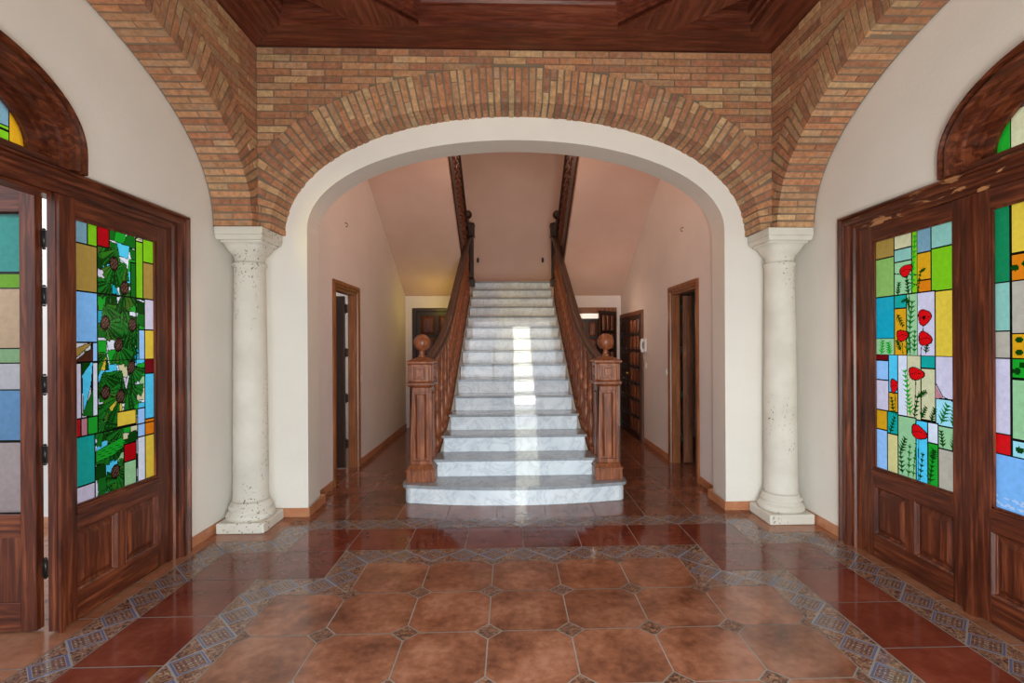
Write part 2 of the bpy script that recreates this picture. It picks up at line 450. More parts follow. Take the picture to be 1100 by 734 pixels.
# hall side walls (x = +-1.94) with door openings, soffits, landing
HX = 1.94; HB = 9.40; LB = 10.9
def hall_wall(side, sx, dy0, dy1, dz):
    mb = MB()
    loop = [(5.0, 0), (dy0, 0), (dy0, dz), (dy1, dz), (dy1, 0), (LB, 0), (LB, ZT), (5.0, ZT)]
    mb.prism([loop], lambda a, b, d: (sx*d, a, b), HX, HX+.10)
    tag(mb.build('wall_hall_'+side, 'hallwall'), 'cream plaster side wall of the stair hall, on the '+side, 'wall', 'structure')
hall_wall('left', -1, 5.60, 6.40, 2.12); hall_wall('right', 1, 5.58, 6.45, 2.12)
mb = MB(); mb.box(-HX-.2, HX+.2, LB, LB+.2, 0, ZT)
tag(mb.build('wall_landing', 'pinkwall'), 'peach stained wall behind the upper landing', 'wall', 'structure')
mb = MB(); mb.box(-HX-.2, HX+.2, 5.0, LB+.2, ZT, ZT+.15)
tag(mb.build('ceiling_hall', 'wall'), 'plaster ceiling high above the stairwell', 'ceiling', 'structure')
# wall under the landing, openings left and right of the stairs
mb = MB()
for loop in ([(-HX, 0), (-1.80, 0), (-1.80, 2.10), (-.98, 2.10), (-.98, 0), (-.86, 0), (-.86, 2.359), (-HX, 2.359)],
             [(.79, 0), (1.08, 0), (1.08, 2.10), (1.80, 2.10), (1.80, 0), (HX, 0), (HX, 2.359), (.79, 2.359)]):
    mb.prism([loop], lambda a, b, d: (a, d, b), HB, HB+.14)
tag(mb.build('wall_under_landing', 'hallwall'), 'cream wall below the landing holding two panelled doors', 'wall', 'structure')

# gallery slab above the arch and landing slab
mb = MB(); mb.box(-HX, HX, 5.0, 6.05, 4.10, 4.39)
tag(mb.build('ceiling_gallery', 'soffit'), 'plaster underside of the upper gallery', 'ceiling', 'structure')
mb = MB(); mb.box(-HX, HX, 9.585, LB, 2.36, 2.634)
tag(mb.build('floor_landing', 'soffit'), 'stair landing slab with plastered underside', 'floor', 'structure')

# ------------------------------------------------------------------ floor
Z0 = 0.0
fl = MB()
sg = fl.slot('grout'); so = fl.slot('t_oct'); sr = fl.slot('t_red'); se = fl.slot('t_edge'); sh = fl.slot('t_hall'); si = fl.slot('t_insert'); sb = fl.slot('t_border')
fl.box(-6.5, 4.6, -3.0, 12.0, -.12, -.0025, sg)
G = .0036
def tn(k=.1): c = 1+random.uniform(-k, k); d = random.uniform(-.03, .03); return (c+d, c, c-d)
def inset(poly, g):
    n = len(poly); out = []
    area = sum(poly[i][0]*poly[(i+1) % n][1]-poly[(i+1) % n][0]*poly[i][1] for i in range(n))
    if area < 0: poly = poly[::-1]
    L_ = []
    for i in range(n):
        a, b = poly[i], poly[(i+1) % n]; dx, dy = b[0]-a[0], b[1]-a[1]; l = math.hypot(dx, dy)
        nx, ny = -dy/l, dx/l; L_.append((nx, ny, nx*a[0]+ny*a[1]+g))
    for i in range(n):
        a, b = L_[i-1], L_[i]; det = a[0]*b[1]-a[1]*b[0]
        if abs(det) < 1e-6: out.append((poly[i][0]+b[0]*g, poly[i][1]+b[1]*g)); continue
        out.append(((a[2]*b[1]-a[1]*b[2])/det, (a[0]*b[2]-a[2]*b[0])/det))
    return out
def tl(poly, mi, k=.1, g=G):
    p = inset(poly, g); fl.face([(x, y, Z0) for x, y in p], mi, tn(k))
def rect(x0, x1, y0, y1, mi, k=.1):
    if x1-x0 > .012 and y1-y0 > .012: tl([(x0, y0), (x1, y0), (x1, y1), (x0, y1)], mi, k)
T = .43; TX = .012
# octagon field: columns from x=-1.49 .. 1.515, rows from y=3.605 toward the camera; mirrored bay at near side
OX = -1.49+.0; c7 = [OX+.4293*i for i in range(8)]        # 7 columns
ry = [3.605-.4415*i for i in range(8)]                     # far 3.605 ... near .51
Y_IN = 3.605; Y_N2 = ry[1]
def octo(x0, x1, y0, y1, cut):
    c = .073
    P = []
    for (x, y, dx, dy, k) in ((x0, y0, 1, 1, 0), (x1, y0, -1, 1, 1), (x1, y1, -1, -1, 2), (x0, y1, 1, -1, 3)):
        if cut[k]:
            A = (x+dx*c, y); B = (x, y+dy*c)
            P += [B, A] if k in (0, 2) else [A, B]
        else: P.append((x, y))
    tl(P, so, .13)
def inside(cx, cy):
    if not (c7[0] < cx < c7[7] and ry[7] < cy < ry[0]): return False
    if cy > ry[1] or cy < ry[6]: return c7[1] < cx < c7[6]
    return True
for i in range(7):
    for j in range(7):
        x0, x1, y1, y0 = c7[i], c7[i+1], ry[j], ry[j+1]
        if not inside((x0+x1)/2, (y0+y1)/2): continue
        cut = []
        for (x, y) in ((x0, y0), (x1, y0), (x1, y1), (x0, y1)):
            e = .05
            k = sum(inside(x+a*e, y+b*e) for a in (-1, 1) for b in (-1, 1))
            cut.append(k >= 2)
        octo(x0, x1, y0, y1, cut)
for i in range(8):
    for j in range(8):
        x, y = c7[i], ry[j]; e = .05; c = .073
        q = {(a, b): inside(x+a*e, y+b*e) for a in (-1, 1) for b in (-1, 1)}
        k = sum(q.values())
        if k < 2: continue
        if k == 4: tl([(x-c, y), (x, y-c), (x+c, y), (x, y+c)], si, .15)
        else:
            P = [(x-c, y), (x, y-c), (x+c, y), (x, y+c)]
            if k == 3:
                # clip missing quadrant
                if not q[(-1, 1)]: P = [(x-c, y), (x, y-c), (x+c, y), (x, y+c), (x, y)]
                elif not q[(1, 1)]: P = [(x+c, y), (x, y), (x, y+c), (x-c, y), (x, y-c)]
                elif not q[(-1, -1)]: P = [(x-c, y), (x, y), (x, y-c), (x+c, y), (x, y+c)]
                else: P = [(x, y-c), (x, y), (x+c, y), (x, y+c), (x-c, y)]
                fl.face([(a, b, Z0) for a, b in P], si, tn(.1)); continue
            if not q[(-1, 1)] and not q[(1, 1)]: P.pop(3)
            elif not q[(-1, -1)] and not q[(1, -1)]: P.pop(1)
            elif not q[(-1, 1)]: P.pop(0)
            else: P.pop(2)
            tl(P, si, .15)
# stepped rings: inner border, red band, outer border, from one quadrant outline mirrored
MXF = .012; MYF = RC-.125                                   # mirror axes of the floor pattern
def outline(a, b, c, d):
    """octagonal-like notched outline: half extents a (full x), b (x of notch), full y c.., notch y d"""
    return [(a, -d), (a, d), (b, d), (b, c), (-b, c), (-b, d), (-a, d), (-a, -d), (-b, -d), (-b, -c), (b, -c), (b, -d)]
lv = []
for k in (0, .215, .645, .86):
    lv.append([(MXF+x, MYF+y) for x, y in outline(1.502+k, 1.072+k, Y_IN-MYF+k*1.02, ry[1]-MYF+k*1.02)])
def strip(inner_l, outer_l, mi_kind):
    n = len(inner_l)
    for i in range(n):
        a, b = inner_l[i], inner_l[(i+1) % n]; c, d = outer_l[(i+1) % n], outer_l[i]
        horiz = abs(a[1]-b[1]) < 1e-6
        poly = [a, b, c, d]
        if mi_kind in ('bin', 'bout'):
            red_side = (d if mi_kind == 'bin' else a)
            P = inset(poly, G*.8)
            uv = []
            for p in P:
                if horiz: t = p[0]-TX; w_ = abs(p[1]-red_side[1])
                else: t = (p[1]-lv[2][1][1]+ .0)/1.02; w_ = abs(p[0]-red_side[0])
                uv.append((t, w_))
            fl.face([(x, y, Z0) for x, y in P], sb, (1, 1, 1), uv)
strip(lv[0], lv[1], 'bin'); strip(lv[2], lv[3], 'bout')
# red band tiles: grid cells between lv[1] and lv[2]
def in_outline(p, o):
    x, y = p; c = False; n = len(o)
    for i in range(n):
        x1, y1 = o[i]; x2, y2 = o[(i+1) % n]
        if (y1 > y) != (y2 > y) and x < (x2-x1)*(y-y1)/(y2-y1)+x1: c = not c
    return c
gx = [MXF+T*(k-5) for k in range(11)]
ex = 1.502+.215
xs = [MXF-ex-T] + [MXF+T*k for k in range(-4, 5)] + [MXF+ex+T]
yt = lv[1][3][1]; ynotch = lv[1][1][1]                       # far inner edge of band, notch level
TYR = yt-ynotch
ys = [yt+.4386, yt, ynotch]
while ys[-1] > 2*MYF-ynotch+.1: ys.append(ys[-1]-T*1.037)
ys = [y for y in ys if y > 2*MYF-ynotch+.2] + [2*MYF-ynotch, 2*MYF-yt, 2*MYF-yt-.4386]
for j in range(len(ys)-1):
    for i in range(len(xs)-1):
        x0, x1, y1, y0 = xs[i], xs[i+1], ys[j], ys[j+1]; cx, cy = (x0+x1)/2, (y0+y1)/2
        if in_outline((cx, cy), lv[2]) and not in_outline((cx, cy), lv[1]):
            rect(x0, x1, y0, y1, sr, .14)
# margin tiles outside the outer border
A = lv[3]
xo, xn = A[0][0], A[2][0]; yo, yn = A[3][1], A[1][1]; xol, xnl = 2*MXF-xo, 2*MXF-xn
nyo, nyn = 2*MYF-yo, 2*MYF-yn
y = ynotch+.0
yy = [yn] + [v for v in (ynotch, ynotch-.446, ynotch-.892, ynotch-1.338, ynotch-1.784, ynotch-2.23, ynotch-2.676) if v > nyn] + [nyn]
for a, b in zip(yy, yy[1:]):
    rect(xo, 2.80, b, a, se, .08); rect(-2.80, xol, b, a, se, .08)
for s0, s1 in ((xn, 2.80), (-2.80, xnl)):
    rect(s0, s1, yn, yo, se, .06); rect(s0, s1, nyo, nyn, se, .06)
# hall tiles beyond
x = TX+T/2-T*7
hx = [TX+T/2+T*k for k in range(-8, 8)]
hy = [yo+T*1.0*k for k in range(0, 16)]
for a, b in zip(hy, hy[1:]):
    for c_, d_ in zip(hx, hx[1:]): rect(c_, d_, a, b, sh, .13)
hy = [nyo-T*k for k in range(0, 6)]
for a, b in zip(hy, hy[1:]):
    for c_, d_ in zip(hx, hx[1:]): rect(c_, d_, b, a, sh, .1)
# left porch tiles
for i in range(9):
    for j in range(17):
        rect(-2.80-T*(i+1), -2.80-T*i, 4.45-T*(j+1), 4.45-T*j, se, .06)
f = fl.build('floor', None, recalc=False)
tag(f, 'polished terracotta floor with octagons, oxblood tiles and blue patterned borders', 'floor', 'structure')

# ------------------------------------------------------------------ skirting
def skirt(name, runs, label):
    mb = MB()
    for x0, x1, y0, y1 in runs:
        mb.box(x0, x1, y0, y1, 0, .078)
        L_ = max(abs(x1-x0), abs(y1-y0))
    o = mb.build(name, 'base', bevel=.003); tag(o, label, 'skirting', 'structure')
e = .012
skirt('baseboard_front', [(-WL+.001, -1.842-.0, YF-e, YF-.0005), (1.842, WL-.001, YF-e, YF-.0005)], 'terracotta skirting along the white arch wall')
for s, nm in ((-1, 'left'), (1, 'right')):
    skirt('baseboard_'+nm, [(s*(WL-e), s*(WL-.0005), 3.89, YF-e-.001), (s*(1.842-e), s*(1.8415), YF-e, 4.999)], 'terracotta skirting beside the %s column and arch foot' % nm)
    skirt('baseboard_hall_'+nm, [(s*(HX-e), s*(HX-.0005), 5.001, 5.50), (s*(HX-e), s*(HX-.0005), 6.50, 7.76 if s > 0 else HB-.001)] + ([(s*1.845, s*(HX-e-.001), 5.0, 5.0+e)]), 'terracotta skirting along the %s hall wall' % nm)

# ------------------------------------------------------------------ ceiling
def poly_ring(P, off):
    return inset(P, off)
def moulded(mb, P, prof, mi=0):
    rings = [[(x, y, z) for x, y in inset(P, o)] for o, z in prof]
    n = len(P)
    for r0, r1 in zip(rings, rings[1:]):
        for i in range(n):
            j = (i+1) % n; mb.face([r0[i], r0[j], r1[j], r1[i]], mi)
    mb.face(rings[-1], mi)
cm = MB(); cx_, cy_ = cm.slot('ceil_wood'), cm.slot('ceil_wood_y')
I = BF-.33; e0 = .765; e1 = 1.215
def cp(x, y, z): return (x, RC+y, z)
for s in (-1, 1):   # perimeter beams with mitred ends, and diagonal beams
    cm.face([cp(-BF-.02, s*(BF+.02), ZC), cp(BF+.02, s*(BF+.02), ZC), cp(I, s*I, ZC), cp(-I, s*I, ZC)], cx_)
    cm.face([cp(s*(BF+.02), -BF-.02, ZC), cp(s*(BF+.02), BF+.02, ZC), cp(s*I, I, ZC), cp(s*I, -I, ZC)], cy_)
    for t in (-1, 1):
        q = [cp(s*e1, t*I, 0), cp(s*e0, t*I, 0), cp(s*I, t*e0, 0), cp(s*I, t*e1, 0)]
        cm.hexa([(x, y, ZC-.014) for x, y, _ in q]+[(x, y, ZC+.03) for x, y, _ in q], cy_)
for s in (-1, 1):
    cm.box(-I-.02, I+.02, RC+s*(I+.004), RC+s*(I+.022), ZC-.010, ZC+.01, cx_); cm.box(s*(I+.004), s*(I+.022), RC-I-.02, RC+I+.02, ZC-.010, ZC+.01, cy_)
o8 = [(I, -e0), (I, e0), (e0, I), (-e0, I), (-I, e0), (-I, -e0), (-e0, -I), (e0, -I)]
prof = [(0, ZC), (0, ZC+.035), (.018, ZC+.045), (.018, ZC+.065), (.04, ZC+.075), (.05, ZC+.11), (.075, ZC+.12), (.085, ZC+.14), (.085, ZC+.24), (.16, ZC+.25), (.17, ZC+.29), (.24, ZC+.30), (.26, ZC+.34)]
moulded(cm, [(x, RC+y) for x, y in o8], prof, cx_)
tp = [(0, ZC), (0, ZC+.03), (.015, ZC+.04), (.02, ZC+.07), (.045, ZC+.08), (.05, ZC+.14), (.09, ZC+.15), (.10, ZC+.2)]
for s in (-1, 1):
    for t in (-1, 1):
        moulded(cm, [(s*I, RC+t*I), (s*e1, RC+t*I), (s*I, RC+t*e1)], tp, cx_)
cm.box(-BF-.3, BF+.3, RC-BF-.3, RC+BF+.3, ZC+.36, ZC+.42, cx_)
o = cm.build('ceiling', None)
tag(o, 'dark red coffered wooden ceiling with diagonal beams', 'ceiling', 'structure')
# inner moulding rib pattern in the octagon
mb = MB()
for r in (1.15, .75):
    e8 = [(r, -r*.414), (r, r*.414), (r*.414, r), (-r*.414, r), (-r, r*.414), (-r, -r*.414), (-r*.414, -r), (r*.414, -r)]
    a = [(x, RC+y) for x, y in e8]; b = inset(a, .07)
    for i in range(8):
        j = (i+1) % 8
        V = [(*a[i], ZC+.30), (*a[j], ZC+.30), (*b[j], ZC+.30), (*b[i], ZC+.30), (*a[i], ZC+.345), (*a[j], ZC+.345), (*b[j], ZC+.345), (*b[i], ZC+.345)]
        mb.hexa(V)
mb.build('coffer_rib', 'ceil_wood', o)

# ------------------------------------------------------------------ columns
def column(sx, label):
    X, Y = sx*2.225, 4.380
    r = empty('stone_column', (X, Y, 0), 0 if sx < 0 else PI/2, label, 'column', 'thing')
    mb = MB(); mb.box(-.188, .188, -.188, .188, 0, .085)
    mb.build('plinth', 'stone', r, bevel=.012)
    mb = MB(); P = [(.178, .0855), (.186, .10), (.188, .115), (.183, .13), (.172, .142), (.162, .147), (.160, .160), (.166, .168), (.168, .180), (.162, .194), (.150, .20), (.148, .215), (.142, .225)]
    mb.lathe(P, n=40); mb.build('column_base', 'stone', r)
    mb = MB(); P = [(.142, .226), (.137, .25), (.134, .30)] + [(.134-.016*t**1.5, .30+1.82*t) for t in (.15, .3, .45, .6, .75, .9, 1)] + [(.118, 2.13), (.128, 2.142), (.131, 2.155), (.128, 2.168), (.118, 2.172)]
    mb.lathe(P, n=40); mb.build('shaft', 'stone', r)
    mb = MB()
    # round neck blending to square abacus
    n = 40; rings = []
    for z, rr, sq in ((2.173, .112, 0), (2.20, .113, 0), (2.225, .120, .1), (2.25, .138, .35), (2.285, .150, .6), (2.315, .158, .8), (2.318, .170, .9), (2.335, .176, 1)):
        ring = []
        for k in range(n):
            a = 2*PI*(k+.5)/n; c, s_ = math.cos(a), math.sin(a)
            q = 1/max(abs(c), abs(s_)); m_ = 1+(q-1)*sq*.92
            ring.append((rr*m_*c, rr*m_*s_, z))
        rings.append(ring)
    mb.sweep(rings, smooth=True)
    mb.build('capital', 'stone', r)
    mb = MB(); a = .188
    mb.frustum(0, 0, 2.336, 2.375, .178, a); mb.box(-a, a, -a, a, 2.3755, 2.439)
    mb.build('abacus', 'stone', r, bevel=.006)
    return r
column(-1, 'white pitted stone column on the left, beside the pine cone glass door')
column(1, 'white pitted stone column on the right, beside the poppy glass door')

# ------------------------------------------------------------------ stained glass painting
class Glass:
    def __init__(s, W, H, res=.0046):
        s.W, s.H = W, H; s.nx, s.ny = int(W/res), int(H/res)
        s.a = np.ones((s.ny, s.nx, 3))*.7
        gx = (np.arange(s.nx)+.5)/s.nx; gy = (np.arange(s.ny)+.5)/s.ny
        s.U, s.V = np.meshgrid(gx, gy); s.X, s.Y = s.U*W, s.V*H
    def rect(s, u0, v0, u1, v1, c, lead=True):
        m = (s.U >= u0) & (s.U <= u1) & (s.V >= v0) & (s.V <= v1); s.a[m] = c
        if lead: s.line([(u0, v0), (u1, v0), (u1, v1), (u0, v1), (u0, v0)], .0045)
    def line(s, P, w, c=(.015, .015, .012)):
        for (a, b), (c_, d) in zip(P, P[1:]):
            ax, ay, bx, by = a*s.W, b*s.H, c_*s.W, d*s.H; l2 = (bx-ax)**2+(by-ay)**2 or 1e-9
            t = np.clip(((s.X-ax)*(bx-ax)+(s.Y-ay)*(by-ay))/l2, 0, 1)
            s.a[np.hypot(s.X-ax-t*(bx-ax), s.Y-ay-t*(by-ay)) < w] = c
    def poly(s, P, c, lead=0):
        m = np.zeros(s.X.shape, bool); n = len(P)
        for i in range(n):
            x1, y1 = P[i][0]*s.W, P[i][1]*s.H; x2, y2 = P[(i+1) % n][0]*s.W, P[(i+1) % n][1]*s.H
            if abs(y2-y1) < 1e-9: continue
            m ^= ((y1 > s.Y) != (y2 > s.Y)) & (s.X < (x2-x1)*(s.Y-y1)/(y2-y1)+x1)
        s.a[m] = c
        if lead: s.line(P+[P[0]], lead)
    def blob(s, u, v, rx, ry, c, ang=0, wob=.0, lead=.003):
        ca, sa = math.cos(ang), math.sin(ang); dx, dy = s.X-u*s.W, s.Y-v*s.H
        x = (dx*ca+dy*sa)/rx; y = (-dx*sa+dy*ca)/ry; th = np.arctan2(y, x)
        r = np.hypot(x, y)/(1+wob*np.cos(3*th+.6)); s.a[r < 1] = c
        if lead: s.a[(r > 1-lead/min(rx, ry)) & (r < 1+lead/min(rx, ry))] = (.02, .01, .01)
    def fern(s, pts, size, c, leaves=5):
        s.line(pts, .0035, c)
        for (a, b), (c2, d) in zip(pts, pts[1:]):
            for k in range(leaves):
                t = (k+.5)/leaves; x, y = a+(c2-a)*t, b+(d-b)*t
                dx, dy = (c2-a)*s.W, (d-b)*s.H; l = math.hypot(dx, dy) or 1; dx, dy = dx/l, dy/l
                for sg_ in (-1, 1):
                    px, py = -dy*sg_, dx*sg_; f_ = size*(1-.4*t)
                    tip = (x+(px*f_+dx*f_*.7)/s.W, y+(py*f_+dy*f_*.7)/s.H)
                    s.poly([(x-dx*.006/s.W, y-dy*.006/s.H), tip, (x+dx*.012/s.W, y+dy*.012/s.H)], c)
    def build(s, name, parent, x0, z1, y):
        nx, ny = s.nx, s.ny
        gx = np.linspace(x0, x0+s.W, nx+1); gz = np.linspace(z1, z1-s.H, ny+1)
        V = np.zeros((ny+1, nx+1, 3)); V[..., 0] = gx[None, :]; V[..., 1] = y; V[..., 2] = gz[:, None]
        idx = np.arange((nx+1)*(ny+1)).reshape(ny+1, nx+1)
        F = np.stack([idx[1:, :-1], idx[1:, 1:], idx[:-1, 1:], idx[:-1, :-1]], -1).reshape(-1, 4)
        me = bpy.data.meshes.new(name); nf = len(F)
        me.vertices.add(V.size//3); me.vertices.foreach_set('co', V.ravel())
        me.loops.add(nf*4); me.loops.foreach_set('vertex_index', F.ravel().astype(np.int32))
        me.polygons.add(nf); me.polygons.foreach_set('loop_start', np.arange(nf, dtype=np.int32)*4)
        me.update(calc_edges=True)
        ca = me.color_attributes.new('tint', 'FLOAT_COLOR', 'CORNER')
        col = np.ones((nf, 4, 4)); col[:, :, :3] = (s.a**1.3).reshape(-1, 1, 3); ca.data.foreach_set('color', col.ravel())
        me.materials.append(MT['glass'])
        o = bpy.data.objects.new(name, me); C.objects.link(o); o.parent = parent
        return o
K = dict(gold=(.48, .33, .10), lgreen=(.36, .56, .18), cream=(.72, .68, .44), pteal=(.36, .62, .52), lime=(.30, .62, .03), gblue=(.28, .44, .50),
         amber=(.78, .45, .03), orange=(.80, .30, .02), pgreen=(.42, .66, .38), turq=(.02, .46, .56), yellow=(.82, .62, .10), lilac=(.72, .66, .74),
         white=(.78, .80, .84), red=(.52, .01, .02), poppy=(.75, .015, .02), dred=(.25, .01, .02), lblue=(.42, .64, .90), cyan=(.15, .66, .85),
         pcyan=(.45, .78, .82), sky=(.30, .56, .86), green=(.03, .45, .05), dgreen=(.008, .10, .012), mgreen=(.02, .22, .03), teal=(.02, .46, .40),
         beige=(.58, .52, .42), lyel=(.76, .68, .34), brown=(.13, .05, .03), peach=(.78, .60, .42), pink=(.62, .30, .32), vgreen=(.02, .32, .14))
def poppy_panel():
    g = Glass(.66, 1.58); R = g.rect; k = K
    for a in [(0, 0, .268, .085, k['gold']), (0, .085, .268, .25, k['lgreen']), (.268, 0, .498, .06, k['cream']), (.268, .06, .498, .115, k['pteal']),
              (.268, .115, .498, .25, k['pgreen']), (.498, 0, .563, .25, k['lime']), (.563, 0, .727, .095, k['gblue']), (.563, .095, .727, .205, k['amber']),
              (.563, .205, .727, .25, k['orange']), (.727, 0, 1, .09, k['pteal']), (.727, .09, 1, .255, k['lime']),
              (0, .25, .268, .43, k['turq']), (0, .43, .268, .5, k['pgreen']), (.268, .25, .424, .305, k['teal']), (.268, .305, .424, .5, k['amber']),
              (.424, .25, .563, .5, k['pgreen']), (.563, .25, .77, .5, k['lilac']), (.77, .255, 1, .5, k['yellow']),
              (0, .5, .18, .525, k['dred']), (0, .525, .18, .61, k['lblue']), (0, .61, .18, .74, k['lilac']), (.18, .5, .31, .66, k['cyan']),
              (.18, .66, .31, .75, k['amber']), (.31, .5, .43, .75, k['white']), (.43, .5, .6, .755, k['cream']), (.6, .5, .77, .75, k['cream']),
              (.6, .5, .77, .548, k['teal']), (.77, .5, 1, .66, k['lilac']), (.77, .66, 1, .76, k['pcyan']),
              (0, .74, .16, .825, k['amber']), (.16, .74, .31, .835, k['teal']), (0, .825, .16, 1, k['lblue']), (.16, .835, .31, 1, k['lyel']),
              (.31, .75, .54, 1, k['pgreen']), (.54, .755, .68, 1, k['cyan']), (.68, .755, .8, .835, k['white']), (.68, .835, .8, 1, k['green']),
              (.8, .76, 1, .845, k['pgreen']), (.8, .845, 1, 1, k['beige'])]: R(*a)
    for u, v in ((.268, .16), (.42, .2)): g.line([(u, v), (.563, v+.02)], .0035)
    G1 = k['mgreen']; D = k['dgreen']
    for P, sz, c in [([(.50, .24), (.52, .12), (.54, .02)], .03, k['green']), ([(.45, .25), (.43, .18)], .03, D), ([(.31, .25), (.33, .20)], .03, D),
                     ([(.66, .16), (.60, .17), (.57, .25)], .015, D), ([(.44, .49), (.47, .38), (.50, .28)], .045, G1), ([(.52, .49), (.53, .40)], .03, G1),
                     ([(.30, .33), (.38, .38)], .03, D), ([(.35, .48), (.30, .44)], .03, D), ([(.66, .49), (.68, .44)], .03, D),
                     ([(.08, .5), (.1, .44)], .04, k['green']), ([(.2, .5), (.18, .45)], .04, k['green']), ([(.36, .28), (.44, .27), (.46, .31)], .015, D),
                     ([(.47, .74), (.44, .66), (.40, .56)], .045, k['green']), ([(.52, .75), (.56, .66), (.66, .64)], .03, D), ([(.6, .745), (.66, .70)], .03, D),
                     ([(.72, .75), (.76, .7)], .03, D), ([(.25, .75), (.22, .68)], .03, D), ([(.83, .75), (.9, .68)], .05, G1), ([(.95, .75), (.97, .69)], .03, G1),
                     ([(.2, .83), (.26, .76)], .03, D), ([(.36, .99), (.34, .9), (.40, .84)], .04, D), ([(.44, .99), (.46, .86)], .03, G1), ([(.58, .99), (.62, .88)], .03, D),
                     ([(.5, .99), (.54, .84)], .02, G1), ([(.70, .99), (.73, .9), (.75, .86)], .04, D), ([(.85, .84), (.83, .78)], .03, D), ([(.95, .84), (.97, .79)], .03, D)]:
        g.fern(P, sz, c)
    for P in [[(.42, .17), (.46, .25), (.47, .5)], [(.54, .6), (.52, .75)], [(.64, .36), (.60, .5)], [(.27, .66), (.28, .75)], [(.57, .82), (.56, 1)], [(.368, .44), (.38, .5)]]:
        g.line(P, .003, D)
    g.line([(.77, .6), (.85, .65), (1, .67)], .003); g.poly([(.77, .61), (.85, .655), (.77, .66)], k['pink'])
    for u, v, rx, ry, an in ((.42, .154, .052, .036, -.3), (.645, .349, .050, .048, 0), (.65, .433, .052, .042, .3), (.368, .419, .050, .036, 0), (.542, .572, .062, .038, .1), (.255, .63, .034, .046, 0), (.571, .803, .062, .042, .3)):
        g.blob(u, v, rx, ry, k['poppy'], an, .1); g.line([(u-rx*.8/.66, v+.004), (u, v-.004), (u+rx*.8/.66, v)], .0018, (.2, .01, .01))
    g.blob(.64, .352, .012, .012, (.02, .01, .01), lead=0)
    return g
def pine_panel():
    g = Glass(.66, 1.58); R = g.rect; k = K; rnd = random.Random(5)
    R(.2, 0, .88, 1, k['white'])
    zone = (.27, .75)
    for v in np.arange(0, 1.0, .052):
        for u in np.arange(.25, .80, .13):
            uu, vv = u+rnd.uniform(-.02, .02), v+rnd.uniform(-.01, .01); sk = rnd.uniform(-.05, .05)
            g.poly([(uu, vv), (uu+.13+sk, vv+rnd.uniform(-.01, .01)), (uu+.14, vv+.055), (uu-.01+sk, vv+.05)],
                   rnd.choice([k['white'], k['cream'], k['cyan'], k['pgreen'], k['mgreen'], k['dgreen'], k['green'], k['lilac'], k['turq'], k['dgreen'], k['mgreen']]), .002)
    cones = [(.47, .13), (.6, .217), (.36, .358), (.52, .44), (.36, .618), (.54, .64), (.68, .53), (.475, .925), (.70, .36)]
    twigs = [(.40, .04), (.52, .07), (.62, .12), (.44, .20), (.58, .28), (.34, .29), (.48, .33), (.66, .41), (.38, .47), (.56, .54), (.32, .55), (.64, .60), (.44, .66), (.36, .72), (.58, .76), (.42, .80), (.52, .88), (.36, .95), (.60, .96)]
    for n_, (cu, cv) in enumerate(twigs+cones):
        base = rnd.uniform(.2, 1.2)*rnd.choice((-1, 1))+PI/2
        for q in range(6):
            a = base+(q-2.5)*.30; r1 = rnd.uniform(.10, .17)
            P = [(cu, cv)] + [(cu+math.cos(a+d)*r1/.66, cv+math.sin(a+d)*r1/1.58) for d in (-.15, .15)]
            g.poly(P, rnd.choice([k['dgreen'], k['mgreen'], k['dgreen'], k['mgreen'], (.06, .24, .02), (.10, .20, .03), k['dgreen'], k['yellow'] if n_ % 4 == 0 else k['mgreen']]), .0015)
            g.line([P[0], ((P[1][0]+P[2][0])/2, (P[1][1]+P[2][1])/2)], .0013, (.06, .34, .06))
    g.poly([(.25, .83), (.55, .80), (.62, .83), (.45, .86), (.25, .87)], k['green'], .002)
    for d in (.835, .845, .855): g.line([(.26, d), (.6, d-.012)], .0013, k['dgreen'])
    # plain glass around
    for a in [(0, 0, .17, .083, k['gblue']), (.17, 0, .27, .083, k['lime']), (0, .083, .27, .252, k['gold']), (0, .252, .27, .432, k['sky']),
              (.27, 0, .41, .075, k['red']), (.675, .11, .75, .25, k['mgreen']), (.75, .02, .843, .25, k['lime']), (.843, 0, 1, .1, k['lime']), (.843, .1, 1, .25, k['gold']),
              (.87, .25, 1, .38, k['lilac']), (.87, .38, 1, .5, k['yellow']), (.78, .38, .87, .5, k['lblue']), (.87, .5, 1, .56, k['dred']), (.87, .56, 1, .75, k['cyan']),
              (.87, .75, 1, .815, k['orange']), (.87, .815, 1, 1, k['yellow']), (.76, .7, .87, .815, k['lblue']), (.76, .815, .87, 1, k['white']),
              (0, .503, .10, .70, k['lilac']), (0, .70, .09, .765, k['red']), (.09, .70, .16, .765, k['pink']), (.16, .70, .27, .765, k['green']),
              (.22, .503, .27, .70, k['white']), (0, .765, .24, .94, k['teal']), (0, .94, .24, 1, k['lilac']), (.5, .70, .74, .758, k['yellow']),
              (.58, .83, .74, .90, k['red']), (.58, .90, .74, 1, k['pgreen']), (.22, .432, .27, .503, k['lblue'])]: R(*a)
    g.poly([(.0, .46), (.13, .44), (.22, .432), (.0, .50)], k['gold'], .002); g.poly([(.0, .503), (.22, .45), (.22, .503)], k['brown'], .002)
    g.poly([(.10, .51), (.22, .503), (.20, .58), (.12, .69)], k['cyan'], .002); g.poly([(.10, .55), (.20, .503), (.10, .503)], k['dgreen'], .002)
    g.poly([(.10, .69), (.22, .60), (.22, .70)], k['mgreen'], .002)
    for cu, cv in cones:
        g.blob(cu, cv, .034, .042, (.06, .028, .02), .3, 0)
        for q in range(-2, 3):
            g.line([(cu-.04, cv+q*.007+.006), (cu+.04, cv+q*.007-.006)], .0012, (.20, .12, .09))
            g.line([(cu+q*.017-.01, cv-.018), (cu+q*.017+.01, cv+.018)], .0012, (.28, .16, .11))
    for v in (.25, .5, .765): g.line([(0, v), (1, v)], .0045)
